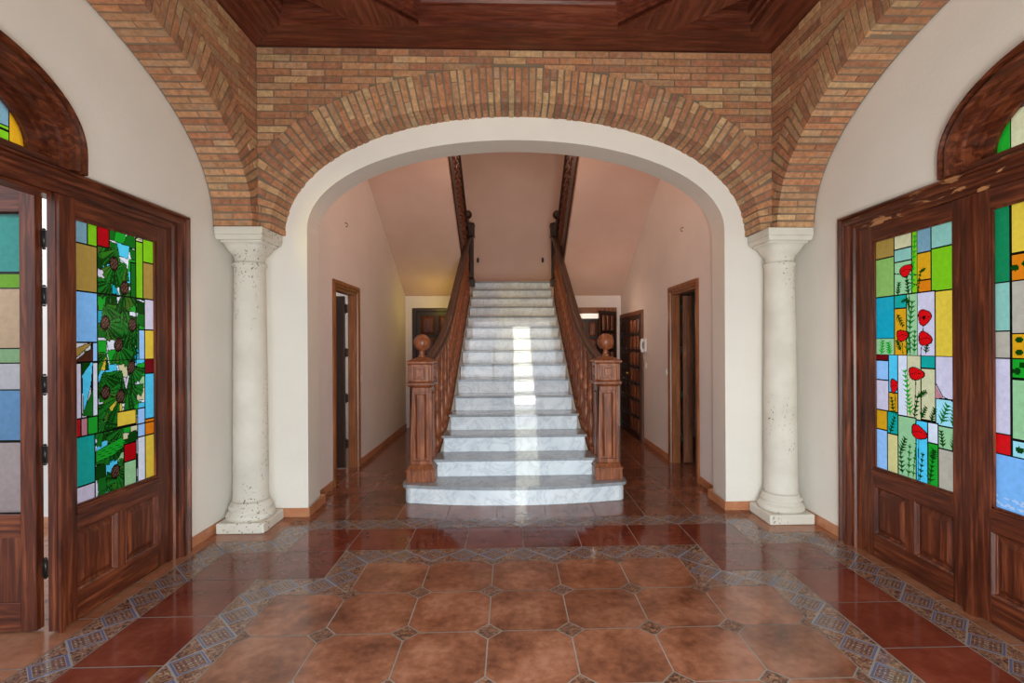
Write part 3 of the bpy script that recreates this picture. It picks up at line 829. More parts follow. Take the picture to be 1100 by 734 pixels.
    for u in (.27, .75): g.line([(u, 0), (u, .5)], .004)
    return g
def narrow_panel(kind):
    g = Glass(.38, 1.58, .007); R = g.rect; k = K
    if kind == 'right':
        for a in [(0, 0, .24, .25, k['vgreen']), (.24, 0, 1, .165, k['yellow']), (.24, .165, 1, .25, k['orange']), (0, .25, .24, .41, k['pteal']), (.24, .25, 1, .42, k['beige']),
                  (0, .41, .24, .5, k['beige']), (.24, .42, 1, .5, k['amber']), (0, .5, .24, .75, k['lilac']), (.24, .5, 1, .565, k['green']), (.24, .565, 1, .76, k['pgreen']),
                  (0, .75, .24, .815, k['poppy']), (.24, .76, 1, .815, k['pcyan']), (0, .815, 1, 1, k['sky'])]: R(*a)
        for u, v in ((.3, .21), (.45, .2), (.5, .23), (.35, .44), (.5, .46), (.35, .48), (.4, .52), (.32, .54), (.5, .54), (.35, .79), (.5, .78), (.7, .2), (.75, .46), (.7, .53)):
            g.blob(u, v, .022, .016, k['dgreen'], lead=0)
        for q in range(26): g.blob((q*.39) % 1, .955+((q*.37) % 1)*.03, .016, .006, (.55, .68, .85), lead=0)
    else:
        for a in [(0, 0, 1, .2, k['teal'] if False else (.10, .50, .46)), (0, .2, 1, .25, k['lime']), (0, .25, 1, .45, k['peach']), (0, .45, 1, .5, k['pgreen']), (0, .5, 1, .59, k['white']),
                  (0, .59, 1, .76, k['sky']), (0, .76, 1, 1, (.74, .66, .66))]: R(*a)
    return g
def transom_glass(kind):
    g = Glass(1.06, .30, .006); R = g.rect; k = K
    R(0, 0, 1, 1, k['gblue']); R(0, 0, .1, 1, k['green'] if kind == 'right' else k['amber']); R(.9, 0, 1, 1, k['amber'] if kind == 'left' else k['green'])
    R(.1, .75, .9, 1, k['lime'] if kind == 'left' else k['cream']); R(.1, .35, .25, 1, k['cream'] if kind == 'right' else k['gblue'])
    if kind == 'left': R(.72, .82, .9, 1, k['lime'])
    for u in (.25, .5, .75): g.line([(u, 0), (u, 1)], .004)
    return g

# ------------------------------------------------------------------ glazed side doors
def casing(mb, pts, miters, prof, mi=0):
    rings = [[(p[0]+m[0]*o, d, p[1]+m[1]*o) for o, d in prof] for p, m in zip(pts, miters)]
    mb.sweep(rings, closed=False, mi=mi)
PROF = [(0, .02), (0, -.030), (.018, -.042), (.034, -.042), (.046, -.026), (.070, -.026), (.080, -.044), (.104, -.050), (.122, -.044), (.130, -.018), (.158, -.014), (.166, 0.0), (.205, 0.005), (.205, .03), (.235, .03), (.235, .12), (.1, .12), (.1, .02)]
def raised(mb, x0, x1, z0, z1, y, d=.018, mi=0):
    """raised panel: sunk border then bevelled field; y = front plane of the rail, toward -y is the room"""
    fr = [(0, 0), (.012, .012), (.016, .022), (.028, .022), (.055, .006), (.060, .006)]
    rings = []
    for o, dd in fr: rings.append([(x0+o, y+dd, z0+o), (x1-o, y+dd, z0+o), (x1-o, y+dd, z1-o), (x0+o, y+dd, z1-o)])
    for r0, r1 in zip(rings, rings[1:]):
        for i in range(4):
            j = (i+1) % 4; mb.face([r0[i], r0[j], r1[j], r1[i]], mi)
    mb.face(rings[-1], mi)
def leaf(parent, x0, x1, glass, panels, name='door_leaf', gx0=None, gx1=None, y0=.004, th=.045, zt=2.30):
    """wooden leaf with stiles and rails, raised lower panels and one stained window"""
    mb = MB(); sv, sx_ = mb.slot('wood_v'), mb.slot('wood_x')
    gz0, gz1 = .62, 2.20
    mb.box(x0, gx0, y0, y0+th, .012, zt, sv); mb.box(gx1, x1, y0, y0+th, .012, zt, sv)
    mb.box(gx0, gx1, y0, y0+th, gz1, zt, sx_); mb.box(gx0, gx1, y0, y0+th, .50, gz0, sx_); mb.box(gx0, gx1, y0, y0+th, .012, .16, sx_)
    mb.box(gx0, gx1, y0+.025, y0+th-.004, .16, .50, sv)
    w = (gx1-gx0-.07*(panels-1))/panels
    for i in range(panels):
        a = gx0+i*(w+.07)
        raised(mb, a, a+w, .16, .50, y0, mi=sv)
        if i: mb.box(a-.07, a, y0, y0+th-.002, .16, .50, sv)
    # glazing bead
    for (a, b, c, d) in ((gx0, gx0+.012, gz0, gz1), (gx1-.012, gx1, gz0, gz1), (gx0, gx1, gz0, gz0+.012), (gx0, gx1, gz1-.012, gz1)):
        mb.box(a, b, y0+.006, y0+.02, c, d, sv)
    mb.box(gx0-.002, gx1+.002, y0-.012, y0, gz0-.045, gz0-.01, sx_)
    o = mb.build(name, None, parent, bevel=.0025)
    g = glass; g.W = gx1-gx0; g.H = gz1-gz0
    p = g.build('stained_glass', o, gx0, gz1, y0+.024)
    tag(p, p_label[0]) if p_label[0] else None
    return o
p_label = [None]
def hinge(parent, x, y, z, h=.09):
    mb = MB(); mb.lathe([(.008, z), (.008, z+h)], x, y, 10)
    mb.lathe([(.004, z-.012), (.009, z-.006), (.009, z-.002)], x, y, 10); mb.lathe([(.009, z+h+.002), (.009, z+h+.006), (.004, z+h+.012)], x, y, 10)
    mb.box(x-.026, x+.026, y, y+.003, z, z+h)
    mb.build('hinge', 'iron', parent)
def side_door(name, sx, rz, label):
    r = empty(name, (sx*WL, RC, 0), rz, label, 'door', 'structure')
    wm = 'wood_worn' if sx > 0 else 'wood_x'
    W2 = 1.695; HT = 2.43
    mb = MB(); a_, b_ = mb.slot('wood_v'), mb.slot(wm)
    # jamb sides and head, mitred
    rings = lambda P, Mv: [[(p[0]+m[0]*o, d, p[1]+m[1]*o) for o, d in PROF] for p, m in zip(P, Mv)]
    R_ = rings([(-W2, 0), (-W2, HT), (W2, HT), (W2, 0)], [(1, 0), (1, -1), (-1, -1), (-1, 0)])
    PR = [(o, d) for o, d in PROF]
    R_[1] = [(-W2+o, d, HT-.62*o) for o, d in PROF]; R_[2] = [(W2-o, d, HT-.62*o) for o, d in PROF]
    mb.sweep(R_[0:2], mi=a_); mb.sweep(R_[2:4], mi=a_)
    # head is slimmer than the jambs
    hp = [(o*.62, d) for o, d in PROF]
    H_ = [[(-W2+o, d, HT-o2) for (o, d), (o2, _) in zip(PROF, hp)], [(W2-o, d, HT-o2) for (o, d), (o2, _) in zip(PROF, hp)]]
    mb.sweep(H_, mi=b_)
    mb.box(-W2+.1, W2-.1, .03, .06, 2.301, 2.36, b_)
    # mullions between fixed and moving leaves
    for s in (-1, 1):
        if sx > 0: mb.box(s*.556, s*.598, .0, .044, 0, 2.30, a_)
        mb.box(s*(.580 if sx > 0 else .604), s*.628, -.012, 0.003, 0, 2.29, a_)
    mb.build('door_frame', None, r)
    # arched transom casing
    mb = MB(); P = [(.745, HT)] + arcpts(.745, 2.53, .435, 2.1, 36) + [(-.745, HT)]
    P = [(x, z) for x, z in P]; Nn = normals(P); Nn[0] = (1, 0); Nn[-1] = (-1, 0)
    tprof = [(o*.80, d*1.45-.002 if d < 0 else d-.004) for o, d in PROF]
    mb.sweep([[(p[0]-n[0]*o, d, p[1]-n[1]*o) for o, d in tprof] for p, n in zip(P, Nn)], smooth=False)
    mb.box(-.60, .60, .0, .10, 2.36, 2.47)
    mb.build('transom_frame', 'wood_y' if False else 'wood_x', r)
    # transom fill: wooden arched sash with glass
    inner = [(.50, 2.49)] + arcpts(.50, 2.50, .275, 2.0, 28) + [(-.50, 2.49)]
    outerp = [(.60, 2.44)] + arcpts(.60, 2.50, .38, 2.0, 28) + [(-.60, 2.44)]
    mb = MB()
    for (a, b, c, d) in zip(inner, inner[1:], outerp[1:], outerp):
        mb.raw([(a[0], .05, a[1]), (b[0], .05, b[1]), (c[0], .05, c[1]), (d[0], .05, d[1]), (a[0], .09, a[1]), (b[0], .09, b[1]), (c[0], .09, c[1]), (d[0], .09, d[1])], BOXF)
    mb.box(-.60, .60, .05, .09, 2.44, 2.49)
    sash = mb.build('transom_sash', 'wood_x', r)
    g = transom_glass('left' if sx < 0 else 'right'); g.build('stained_glass', sash, -.53, 2.79, .072)
    # leaves: fixed outer ones and the two middle ones
    far = 1 if sx < 0 else -1
    P_ = (pine_panel if sx < 0 else poppy_panel)
    for s in (far, -far):
        q = .022 if sx < 0 else 0
        a, b = sorted((s*1.488, s*.600)); ga, gb = sorted((s*(1.362+q), s*(.705+q)))
        p_label[0] = ('stained glass window with green pine branches and brown cones' if sx < 0 else 'stained glass window with red poppies and green stems')
        lf = leaf(r, a, b, P_(), 2, 'fixed_leaf', ga, gb)
    p_label[0] = None
    for s in (far, -far):
        if sx < 0:
            # swung outward by 90 degrees, standing in the porch
            lf = leaf(r, .038, .58, narrow_panel('left'), 1, 'door_leaf', .118, .465, y0=-.0225, th=.045, zt=2.345)
            lf.location = (s*.632, .078, 0); lf.rotation_euler = (0, 0, PI/2)
            for z in (2.02, 1.72, 1.25, .88, .28):
                hinge(lf, .022, -.012 if s > 0 else .012, z)
        else:
            a, b = sorted((s*.556, s*.004)); ga, gb = sorted((s*.475, s*.095))
            if s == -1: ga, gb = -.475, -.095
            lf = leaf(r, a, b, narrow_panel('right'), 1, 'door_leaf', ga, gb)
    return r
side_door('door_1', -1, PI/2, 'brown wooden doors with pine cone stained glass, arched transom, left wall')
side_door('door_2', 1, -PI/2, 'brown wooden doors with red poppy stained glass, arched transom, right wall')

# ------------------------------------------------------------------ stairs
RI = .1757; RU = .334
def nose(k): return 4.80 if k == 1 else 5.20+RU*(k-2)
HWK = {2: .810, 3: .772, 4: .732}
stair = empty('staircase', (XS, 5.0, 0), 0, 'white veined marble straight staircase rising to the landing between wooden balustrades', 'staircase', 'thing')
def local(pts): return pts
for k in range(1, 16):
    z1 = RI*k; z0 = z1-RI
    if k == 1:
        def outl(d):
            P = []; W_ = 1.073-d
            for i in range(25):
                t = -1+2*i/24; P.append((t*(W_-.10), nose(1)+d+.115*t*t))
            A = P[0]; 
            end = []
            for i in range(1, 9):
                a = -PI/2+.2+ (PI/2-.2)*i/8; end.append((W_-.10+.10*math.cos(a), A[1]+.105+.11*math.sin(a)))
            R_ = P + end + [(W_, 5.42), (.0, 5.42), (-W_, 5.42)] + [(-x, y) for x, y in end[::-1]]
            return R_
        mb = MB(); mb.prism([outl(.022)], lambda a, b, d: (a, b-5.0, d), 0.0005, z1-.03)
        st = mb.build('step', 'marble', stair)
        mb = MB(); mb.prism([outl(0)], lambda a, b, d: (a, b-5.0, d), z1-.0295, z1)
        mb.build('tread', 'marble_shaded', st, bevel=.006)
        continue
    hw = HWK.get(k, .712); y = nose(k); yb = nose(k+1)+.04 if k < 15 else 9.9
    mb = MB(); mb.box(-hw+.02, hw-.02, y+.022-5, yb-5, z0+.0005 if k > 1 else 0, z1-.028)
    st = mb.build('step', 'marble', stair)
    mb = MB(); mb.box(-hw, hw, y-5, yb-5, z1-.0275, z1)
    mb.build('tread', 'marble_shaded', st, bevel=.005)
# solid plastered body under the flight
def off(Y): return .775+.13*max(0, (6.4-Y)/1.26)**2
mb = MB()
ysamp = [5.45, 5.7, 6.0, 6.4, 9.40]
for s in (-1, 1):
    rings = []
    for Y in ysamp:
        zz = max(.1, RI*2+.526*(Y-5.2)-.21); x = min(off(Y)-.03, .80)
        rings.append([(s*x, Y-5, 0.001), (s*(x-.04), Y-5, 0.001), (s*(x-.04), Y-5, zz), (s*x, Y-5, zz)])
    mb.sweep(rings)
mb.build('stair_side', 'wall', stair)

# turned baluster
def baluster_profile(h):
    raw = [(.016, 0), (.030, .004), (.030, .05), (.020, .07), (.017, .09), (.026, .11), (.036, .16), (.040, .21), (.035, .27), (.024, .33), (.018, .37), (.027, .385), (.027, .405), (.018, .42),
           (.030, .47), (.034, .51), (.028, .56), (.018, .60), (.026, .615), (.026, .635), (.017, .65), (.024, .70), (.031, .76), (.028, .81), (.018, .87), (.016, .90), (.026, .92), (.026, 1.0), (.012, 1.0)]
    return [(r, z*h) for r, z in raw]
def bal_mesh(h, n=10, mat='rail_wood'):
    mb = MB(); mb.lathe(baluster_profile(h), n=n); o = mb.build('baluster', mat); return o
def newel_parts(parent, s=1.0, mat='rail_wood'):
    mb = MB(); h = .132
    mb.frustum(0, 0, 0, .105, h, h); mb.frustum(0, 0, .1055, .118, h+.006, h+.006); mb.frustum(0, 0, .1185, .16, h, .106)
    mb.frustum(0, 0, .1605, .905, .084, .084)
    for c, s_ in ((1, 0), (0, 1), (-1, 0), (0, -1)):
        def slab(u0, u1, d0, d1, z0, z1, ch=.0):
            V = [(c*dd-s_*u, s_*dd+c*u) for u, dd in ((u0, d0), (u1, d0), (u1-ch, d1), (u0+ch, d1))]
            mb.raw([(x, y, z0) for x, y in V]+[(x, y, z1) for x, y in V], BOXF)
        slab(-.104, -.078, .0835, .104, .161, .904); slab(.078, .104, .0835, .104, .161, .904)
        slab(-.078, .078, .0835, .1038, .161, .20); slab(-.078, .078, .0835, .1038, .86, .904)
        slab(-.054, .054, .0835, .108, .222, .838, .022)
    mb.frustum(0, 0, .906, .925, .105, .128); mb.frustum(0, 0, .9255, .950, .132, .132); mb.frustum(0, 0, .9505, .968, .126, .108)
    mb.frustum(0, 0, .9685, 1.12, .106, .106)
    for c, s_ in ((1, 0), (0, 1), (-1, 0), (0, -1)):
        for q0, q1, d in ((.082, .060, .018), (.036, .0, .022)):
            for (u0, u1, z0, z1) in ((-q0, q0, 1.045+q1, 1.045+q0), (-q0, q0, 1.045-q0, 1.045-q1), (-q0, -q1, 1.045-q1, 1.045+q1), (q1, q0, 1.045-q1, 1.045+q1)):
                V = [(c*dd-s_*u, s_*dd+c*u) for u, dd in ((u0, .105), (u1, .105), (u1, .106+d), (u0, .106+d))]
                mb.raw([(x, y, z0) for x, y in V]+[(x, y, z1) for x, y in V], BOXF)
    mb.frustum(0, 0, 1.1205, 1.135, .108, .130); mb.frustum(0, 0, 1.1355, 1.155, .134, .134); mb.frustum(0, 0, 1.1555, 1.19, .130, .055)
    o = mb.build('newel_post', mat, parent, bevel=.003); o.scale = (s, s, s)
    mb = MB(); P = [(.035, 1.1905), (.042, 1.20), (.030, 1.212), (.022, 1.225), (.028, 1.238), (.028, 1.244), (.020, 1.252), (.030, 1.262)]
    for i in range(1, 15):
        a = -PI/2+.42+(PI-.44)*i/14; P.append((max(.001, .083*math.cos(a)), 1.336+.083*math.sin(a)))
    mb.lathe(P, n=28); b = mb.build('ball_finial', mat, parent); b.scale = (s, s, s)
    return o, b
def railprof(): # (side, up) rounded handrail section
    return [(-.030, -.035), (.030, -.035), (.034, -.020), (.050, -.012), (.054, .004), (.048, .022), (.030, .034), (0, .038), (-.030, .034), (-.048, .022), (-.054, .004), (-.050, -.012), (-.034, -.020)]
def zrail(Y):
    z = 3.41-.526*(9.4-Y); e_ = max(0, (6.1-Y)/.9); return z+.085*e_**2
def lower_side(s, lab):
    r = empty('stair_balustrade', (XS+s*.905, 5.14, RI), 0, lab, 'balustrade', 'thing', 'carved wooden balustrades of the marble flight')
    newel_parts(r)
    ox, oy, oz = XS+s*.905, 5.14, RI
    Ys = [5.235]+[5.3+.1*i for i in range(12)]+[6.6+.35*i for i in range(9)]
    Ys = [y for y in Ys if y < 9.3]+[9.33]
    rings = []
    for Y in Ys:
        x = XS+s*off(Y); z = zrail(Y); rings.append([(x+a-ox, Y-oy-.25*b, z+b-oz) for a, b in railprof()])
    mb = MB(); mb.sweep(rings, smooth=True); mb.build('handrail', 'hand_wood', r)
    def zs(Y): return RI*2+.526*(Y-5.2)-.165
    rings = []
    for Y in [5.30]+[5.4+.2*i for i in range(7)]+[9.40]:
        x = XS+s*off(Y); z = max(zs(Y), RI+.03); rings.append([(x-.022-ox, Y-oy, z-.14 if z-.14 > RI+.002 else RI+.002-0), (x+.022-ox, Y-oy, z-.14 if z-.14 > RI+.002 else RI+.002), (x+.022-ox, Y-oy, z), (x-.022-ox, Y-oy, z)])
    rings = [[(a, b, c-oz) for a, b, c in rg] for rg in rings]
    mb = MB(); mb.sweep(rings); mb.build('string_board', 'rail_wood', r)
    base = None; Y = 5.40; i = 0
    while Y < 9.25:
        z0 = max(zs(Y), RI+.03); h = zrail(Y)-.035-z0
        if base is None: base = bal_mesh(1.0); o = base
        else: o = base.copy(); C.objects.link(o)
        o.parent = r; o.location = (XS+s*off(Y)-ox, Y-oy, z0-oz); o.scale = (1.16, 1.16, h)
        Y += .205
    return r
lower_side(-1, 'brown carved wooden balustrade with ball newel on the left of the marble steps')
lower_side(1, 'brown carved wooden balustrade with ball newel on the right of the marble steps')
# upper flights returning towards the front along both side walls
def zsof(Y): return 2.36+.53*(9.42-Y)
def upper_side(s, lab, lab2):
    xi, xw = XS*.5+s*.845+(-.0), s*(HX-.002)
    prof = [(9.419, 2.36), (6.06, zsof(6.06)), (6.06, 4.385)]
    k = 0; Yc = 6.06; z = 4.385
    pts = [(9.584, 2.634), (9.584, 2.36), (9.419, 2.36), (6.06, zsof(6.06)), (6.06, 4.385)]
    for i in range(10):
        y_ = 6.06+.334*(i+1); y_ = min(y_, 9.40)
        pts.append((y_, 4.385-.1757*i)); pts.append((y_, max(2.64, 4.385-.1757*(i+1))))
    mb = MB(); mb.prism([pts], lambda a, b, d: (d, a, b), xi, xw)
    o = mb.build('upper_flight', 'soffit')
    tag(o, lab2, 'staircase', 'thing')
    r = empty('upper_balustrade', (xi, 9.42, 2.64), 0, lab, 'balustrade', 'thing', 'dark balustrades of the two upper flights')
    ox, oy, oz = xi, 9.42, 2.64
    newel = empty('newel', (s*-.03, .10, -.10), 0, parent=r)
    a, b = newel_parts(newel, .98, 'dark_wood')
    xr = xi-s*.012-ox
    def sweep2(name, zf, pr, mat, y0, y1, sm=False):
        rings = []
        for Y in (y0, (y0+y1)/2, y1): rings.append([(xr+u, Y-oy, zf(Y)+v-oz) for u, v in pr])
        mb = MB(); mb.sweep(rings, smooth=sm); mb.build(name, mat, r)
    zr = lambda Y: 8.42-.526*Y
    sweep2('handrail', zr, railprof(), 'hand_wood', 9.40, 6.10, True)
    sweep2('string_board', lambda Y: zsof(Y), [(-.018, .12), (.010, .12), (.010, .44), (-.018, .44)], 'hand_wood', 9.36, 6.08)
    Y = 9.28; base = None
    while Y > 6.1:
        z0 = zsof(Y)+.43; h = zr(Y)-.03-z0
        if base is None: base = bal_mesh(1.0, 8, 'wood_v'); o = base
        else: o = base.copy(); C.objects.link(o)
        o.parent = r; o.location = (xr, Y-oy, z0-oz); o.scale = (1.1, 1.1, h)
        Y -= .167
    return r
upper_side(-1, 'dark carved balustrade climbing from the landing on the left', 'pink plastered underside of the left upper stair flight')
upper_side(1, 'dark carved balustrade climbing from the landing on the right', 'pink plastered underside of the right upper stair flight')

# ------------------------------------------------------------------ hall doors
def hall_door(name, sx, y0, y1, label):
    """casing on the hall wall, lined opening, leaf swung into the next room with hinges"""
    rz = PI/2 if sx < 0 else -PI/2; cy = (y0+y1)/2; hw = (y1-y0)/2
    r = empty(name, (sx*HX, cy, 0), rz, label, 'door', 'structure')
    pr = [(0, 0), (0, -.018), (.012, -.026), (.04, -.026), (.05, -.018), (.07, -.018), (.075, 0), (.10, .0), (.10, .098), (.072, .098), (.072, 0.002)]
    P = [(-hw, 0), (-hw, 2.19), (hw, 2.19), (hw, 0)]; Mv = [(1, 0), (1, -1), (-1, -1), (-1, 0)]
    mb = MB(); mb.sweep([[(p[0]+m[0]*o, d, p[1]+m[1]*o) for o, d in pr] for p, m in zip(P, Mv)])
    mb.build('door_frame', 'orange_wood', r)
    far = 1 if sx < 0 else -1
    LW = .80 if sx < 0 else .115
    mb = MB(); mb.box(0.002, LW, -.02, .02, .012, 2.08)
    for z0, z1 in ((.12, .75), (.85, 1.95)):
        for sgn in (-1, 1):
            mb.box(.03 if sx > 0 else .10, LW-.03, sgn*.02, sgn*.028, z0, z1)
    lf = mb.build('door_leaf', 'dark_wood' if sx < 0 else 'hall_wood', r, bevel=.003)
    lf.location = (far*(hw-.125), .125, 0); lf.rotation_euler = (0, 0, PI/2)
    for z in (.25, .80, 1.35, 1.88): hinge(lf, -.008, -far*.0, z, .10)
    # closed back room
    return r
hall_door('door_3', -1, 5.53, 6.48, 'narrow open wooden door in the left hall wall')
hall_door('door_4', 1, 5.50, 6.53, 'narrow open wooden door with dark room in the right hall wall')
# rooms behind the hall doors
for s, nm, mat in ((-1, 'left', 'wall'), (1, 'right', 'hallwall')):
    mb = MB(); X0_, X1_ = s*(HX+.11), s*4.6
    mb.box(X0_, X1_, 8.2, 8.3, 0, 2.9); mb.box(X1_, X1_+s*.1, 5.01, 8.3, 0, 2.9); mb.box(X0_, X1_, 5.01, 8.3, 2.9, 3.0); mb.box(X0_, X1_, 4.91, 5.005, 0, 3)
    tag(mb.build('wall_side_room_'+nm, mat), 'plain room seen through the open %s hall door' % nm, 'wall', 'structure')

def panelled(mb, x0, x1, z0, z1, cols, rows, y=0, th=.04, fr=.06, gap=.03, mi=0, pm=None):
    mi = mb.slot('dark_wood'); pi_ = mb.slot(pm or 'hall_wood')
    mb.box(x0, x1, y+.012, y+th, z0, z1, mi)
    for (a, b, c, d) in ((x0, x0+fr, z0, z1), (x1-fr, x1, z0, z1), (x0+fr, x1-fr, z0, z0+fr*1.3), (x0+fr, x1-fr, z1-fr, z1)): mb.box(a, b, y, y+.0125, c, d, mi)
    w = (x1-x0-2*fr-gap*(cols-1))/cols; h = (z1-z0-2.3*fr-gap*(rows-1))/rows
    for i in range(cols):
        for j in range(rows):
            a = x0+fr+i*(w+gap); c = z0+1.3*fr+j*(h+gap)
            m_ = .012; q = min(w, h)*.22
            V0 = [(a+m_, y+.012, c+m_), (a+w-m_, y+.012, c+m_), (a+w-m_, y+.012, c+h-m_), (a+m_, y+.012, c+h-m_)]
            V1 = [(a+q, y-.004, c+q), (a+w-q, y-.004, c+q), (a+w-q, y-.004, c+h-q), (a+q, y-.004, c+h-q)]
            for k in range(4): mb.face([V0[k], V0[(k+1) % 4], V1[(k+1) % 4], V1[k]], pi_)
            mb.face(V1, pi_)
            if i: mb.box(a-gap, a, y, y+.0125, z0+fr, z1-fr, mi)
    for j in range(1, rows):
        c = z0+1.3*fr+j*(h+gap); mb.box(x0+fr, x1-fr, y, y+.0124, c-gap, c, mi)
# closet doors on the right hall wall, y 7.79 .. 9.37
r = empty('door_5', (HX, 8.575, 0), -PI/2, 'carved double closet doors on the right hall wall near the back', 'door', 'structure')
mb = MB()
for (a, b, c, d) in ((-.785, -.72, 0, 2.0), (.72, .785, 0, 2.0), (-.72, .72, 1.94, 2.0)): mb.box(a, b, -.03, -.001, c, d)
mb.build('door_frame', 'hall_wood', r, bevel=.003)
for a, b, mt, lb in ((-.718, -.004, 'dark_wood', 'nearly black far leaf'), (.004, .718, 'hall_wood', None)):
    mb = MB(); panelled(mb, a, b, .015, 1.935, 3, 7, -.044, .040, pm='rail_wood' if mt == 'hall_wood' else 'dark_wood')
    o = mb.build('door_leaf', None, r)
    if lb: tag(o, lb)
    m2 = MB(); kx = b-.03 if a < 0 else a+.03; m2.lathe([(.012, 0), (.012, .02), (.02, .03), (.02, .045), (.008, .05)], n=12)
    k_ = m2.build('door_knob', 'brass', o); k_.location = (kx, -.046, 1.0); k_.rotation_euler = (PI/2, 0, 0)
# door under the landing on the left: closed dark panelled door
r = empty('door_6', (-1.39, HB, 0), 0, 'dark closed panelled door below the landing, left of the stairs', 'door', 'structure')
mb = MB()
for (a, b, c, d) in ((-.43, -.36, 0, 2.14), (.36, .43, 0, 2.14), (-.36, .36, 2.08, 2.14)): mb.box(a, b, -.02, .10, c, d)
mb.build('door_frame', 'dark_wood', r, bevel=.003)
mb = MB(); panelled(mb, -.357, .357, .015, 2.075, 2, 5, .02, .04, pm='wood_v')
mb.build('door_leaf', None, r)
# door under the landing on the right: frame, recessed panelled leaf, second leaf standing ajar
r = empty('door_7', (1.44, HB, 0), 0, 'panelled wooden double door below the landing, right of the stairs, one leaf ajar', 'door', 'structure')
mb = MB()
for (a, b, c, d) in ((-.42, -.35, 0, 2.14), (.35, .42, 0, 2.14), (-.35, .35, 2.04, 2.14)): mb.box(a, b, -.035, .13, c, d)
mb.build('door_frame', 'orange_wood', r, bevel=.003)
mb = MB(); panelled(mb, -.348, .348, .015, 1.95, 3, 6, .10, .04, pm='rail_wood')
mb.build('door_leaf', None, r)
lf = MB(); panelled(lf, -.52, 0, .015, 2.06, 3, 6, 0, .04, pm='rail_wood')
o = lf.build('door_leaf', None, r); o.location = (.40, -.06, 0); o.rotation_euler = (0, 0, math.radians(48))
tag(o, 'leaf standing ajar in front of the closet doors')
mb = MB(); mb.box(-HX, HX, 10.3, 10.35, 0, 2.35)
tag(mb.build('wall_store_room', 'wall'), 'white wall of the small room below the landing', 'wall', 'structure')

# ------------------------------------------------------------------ small fittings
def switch(x, y, z, side, label):
    r = empty('light_switch', (x, y, z), PI/2 if side < 0 else -PI/2, label, 'switch', 'thing')
    mb = MB(); mb.box(-.040, .040, -.010, -.0005, -.040, .040); mb.build('cover_plate', 'plastic', r, bevel=.004)
    mb = MB(); mb.box(-.026, .026, -.016, -.0105, -.026, .026); mb.build('rocker', 'plastic', r, bevel=.002)
switch(-HX, 6.57, 1.07, -1, 'small white light switch beside the open left hall door')
switch(HX, 6.66, 1.12, 1, 'round-cornered white light switch beside the open right hall door')
switch(HX, 7.66, 1.16, 1, 'white switch on the wall just below the intercom handset')
r = empty('intercom_phone', (HX, 7.68, 1.36), -PI/2, 'white wall intercom phone with curled cord beside the carved closet doors', 'phone', 'thing')
mb = MB(); mb.box(-.05, .05, -.03, -.0005, .0, .20); mb.build('wall_unit', 'plastic', r, bevel=.008)
mb = MB()
rings = []
for i in range(9):
    t = i/8; z = .0+.20*t; y = -.055-.018*math.sin(PI*t); w_ = .022 if 0 < i < 8 and 2 < i < 6 else .030
    rings.append([(-w_, y-.012, z), (w_, y-.012, z), (w_, y+.014, z), (-w_, y+.014, z)])
mb.sweep(rings); mb.box(-.026, .026, -.055, -.031, .02, .045); mb.box(-.026, .026, -.055, -.031, .155, .18); mb.build('handset', 'plastic', r, bevel=.004)
mb = MB(); rings = []
for i in range(60):
    t = i/59; a = t*2*PI*9; cx, cz = -.02+.05*math.sin(PI*t)*.9, 0-.10*math.sin(PI*t)
    c0 = (cx+.008*math.cos(a), -.03+.008*math.sin(a), cz)
    rings.append([(c0[0]+.003*math.cos(q), c0[1]+.003*math.sin(q), c0[2]) for q in (0, 2.09, 4.19)])
mb.sweep(rings, smooth=True); mb.build('coiled_cord', 'plastic', r)
for i, (x, y, z, lab) in enumerate(((-HX+.001, 5.96, 2.87, 'small dark hook high on the left hall wall'), (HX-.001, 5.98, 2.83, 'small dark hook high on the right hall wall'),
                                    (-.80+.07, LB-.001, 3.24, 'dark cable stub on the left of the peach landing wall'), (.62, LB-.001, 3.24, 'dark cable stub on the right of the peach landing wall'))):
    mb = MB()
    if i < 2:
        s = -1 if i == 0 else 1
        pts = [(0, 0), (.02, -.0), (.035, -.015), (.03, -.035), (.012, -.04)]
        rings = [[(-s*a+0, b2*.006, b+c2*.006) for b2, c2 in ((1, 0), (-.5, .87), (-.5, -.87))] for a, b in pts]
        mb.sweep(rings)
        o = mb.build('wall_hook', 'hole')
    else:
        mb.lathe([(.018, -.05), (.024, -.03), (.022, .03), (.012, .05)], 0, -.012, 8); o = mb.build('cable_stub', 'hole')
    o.location = (x, y, z) if i < 2 else (x, y-.016, z)
    tag(o, lab, 'hook' if i < 2 else 'cable stub', 'thing')

# ------------------------------------------------------------------ porch beyond the left doors, terrace beyond the right ones
mb = MB(); mb.box(-6.4, -2.70, 4.46, 4.58, 0, 3.2)
tag(mb.build('wall_porch', 'wall'), 'white wall of the porch beyond the open left leaf', 'wall', 'structure')
mb = MB(); mb.box(-6.4, -2.70, 4.445, 4.4595, 0, .078)
tag(mb.build('baseboard_porch', 'base'), 'terracotta skirting of the porch', 'skirting', 'structure')
mb = MB(); mb.box(-40, 40, -40, 30, -.3, -.13)
tag(mb.build('ground', 'terrace'), 'pale paved ground outside the house', 'ground', 'structure')
mb = MB(); mb.box(-HX-3, HX+3, 5.0, 11.1, ZT+.16, ZT+.3)
# entrance door frame behind the camera
r = empty('door_8', (0, -.30, 0), 0, 'entrance door frame behind the viewer', 'door', 'structure')
mb = MB()
for x in (-1.60, -.54, .0, .50, 1.54): mb.box(x, x+.06, -.04, .04, 0, 2.3)
mb.box(-1.60, 1.60, -.04, .04, 2.15, 2.28); mb.box(-1.60, -.0, -.04, .04, 0, .12); mb.box(.54, 1.60, -.04, .04, 0, .12)
mb.build('door_frame', 'wood_v', r)

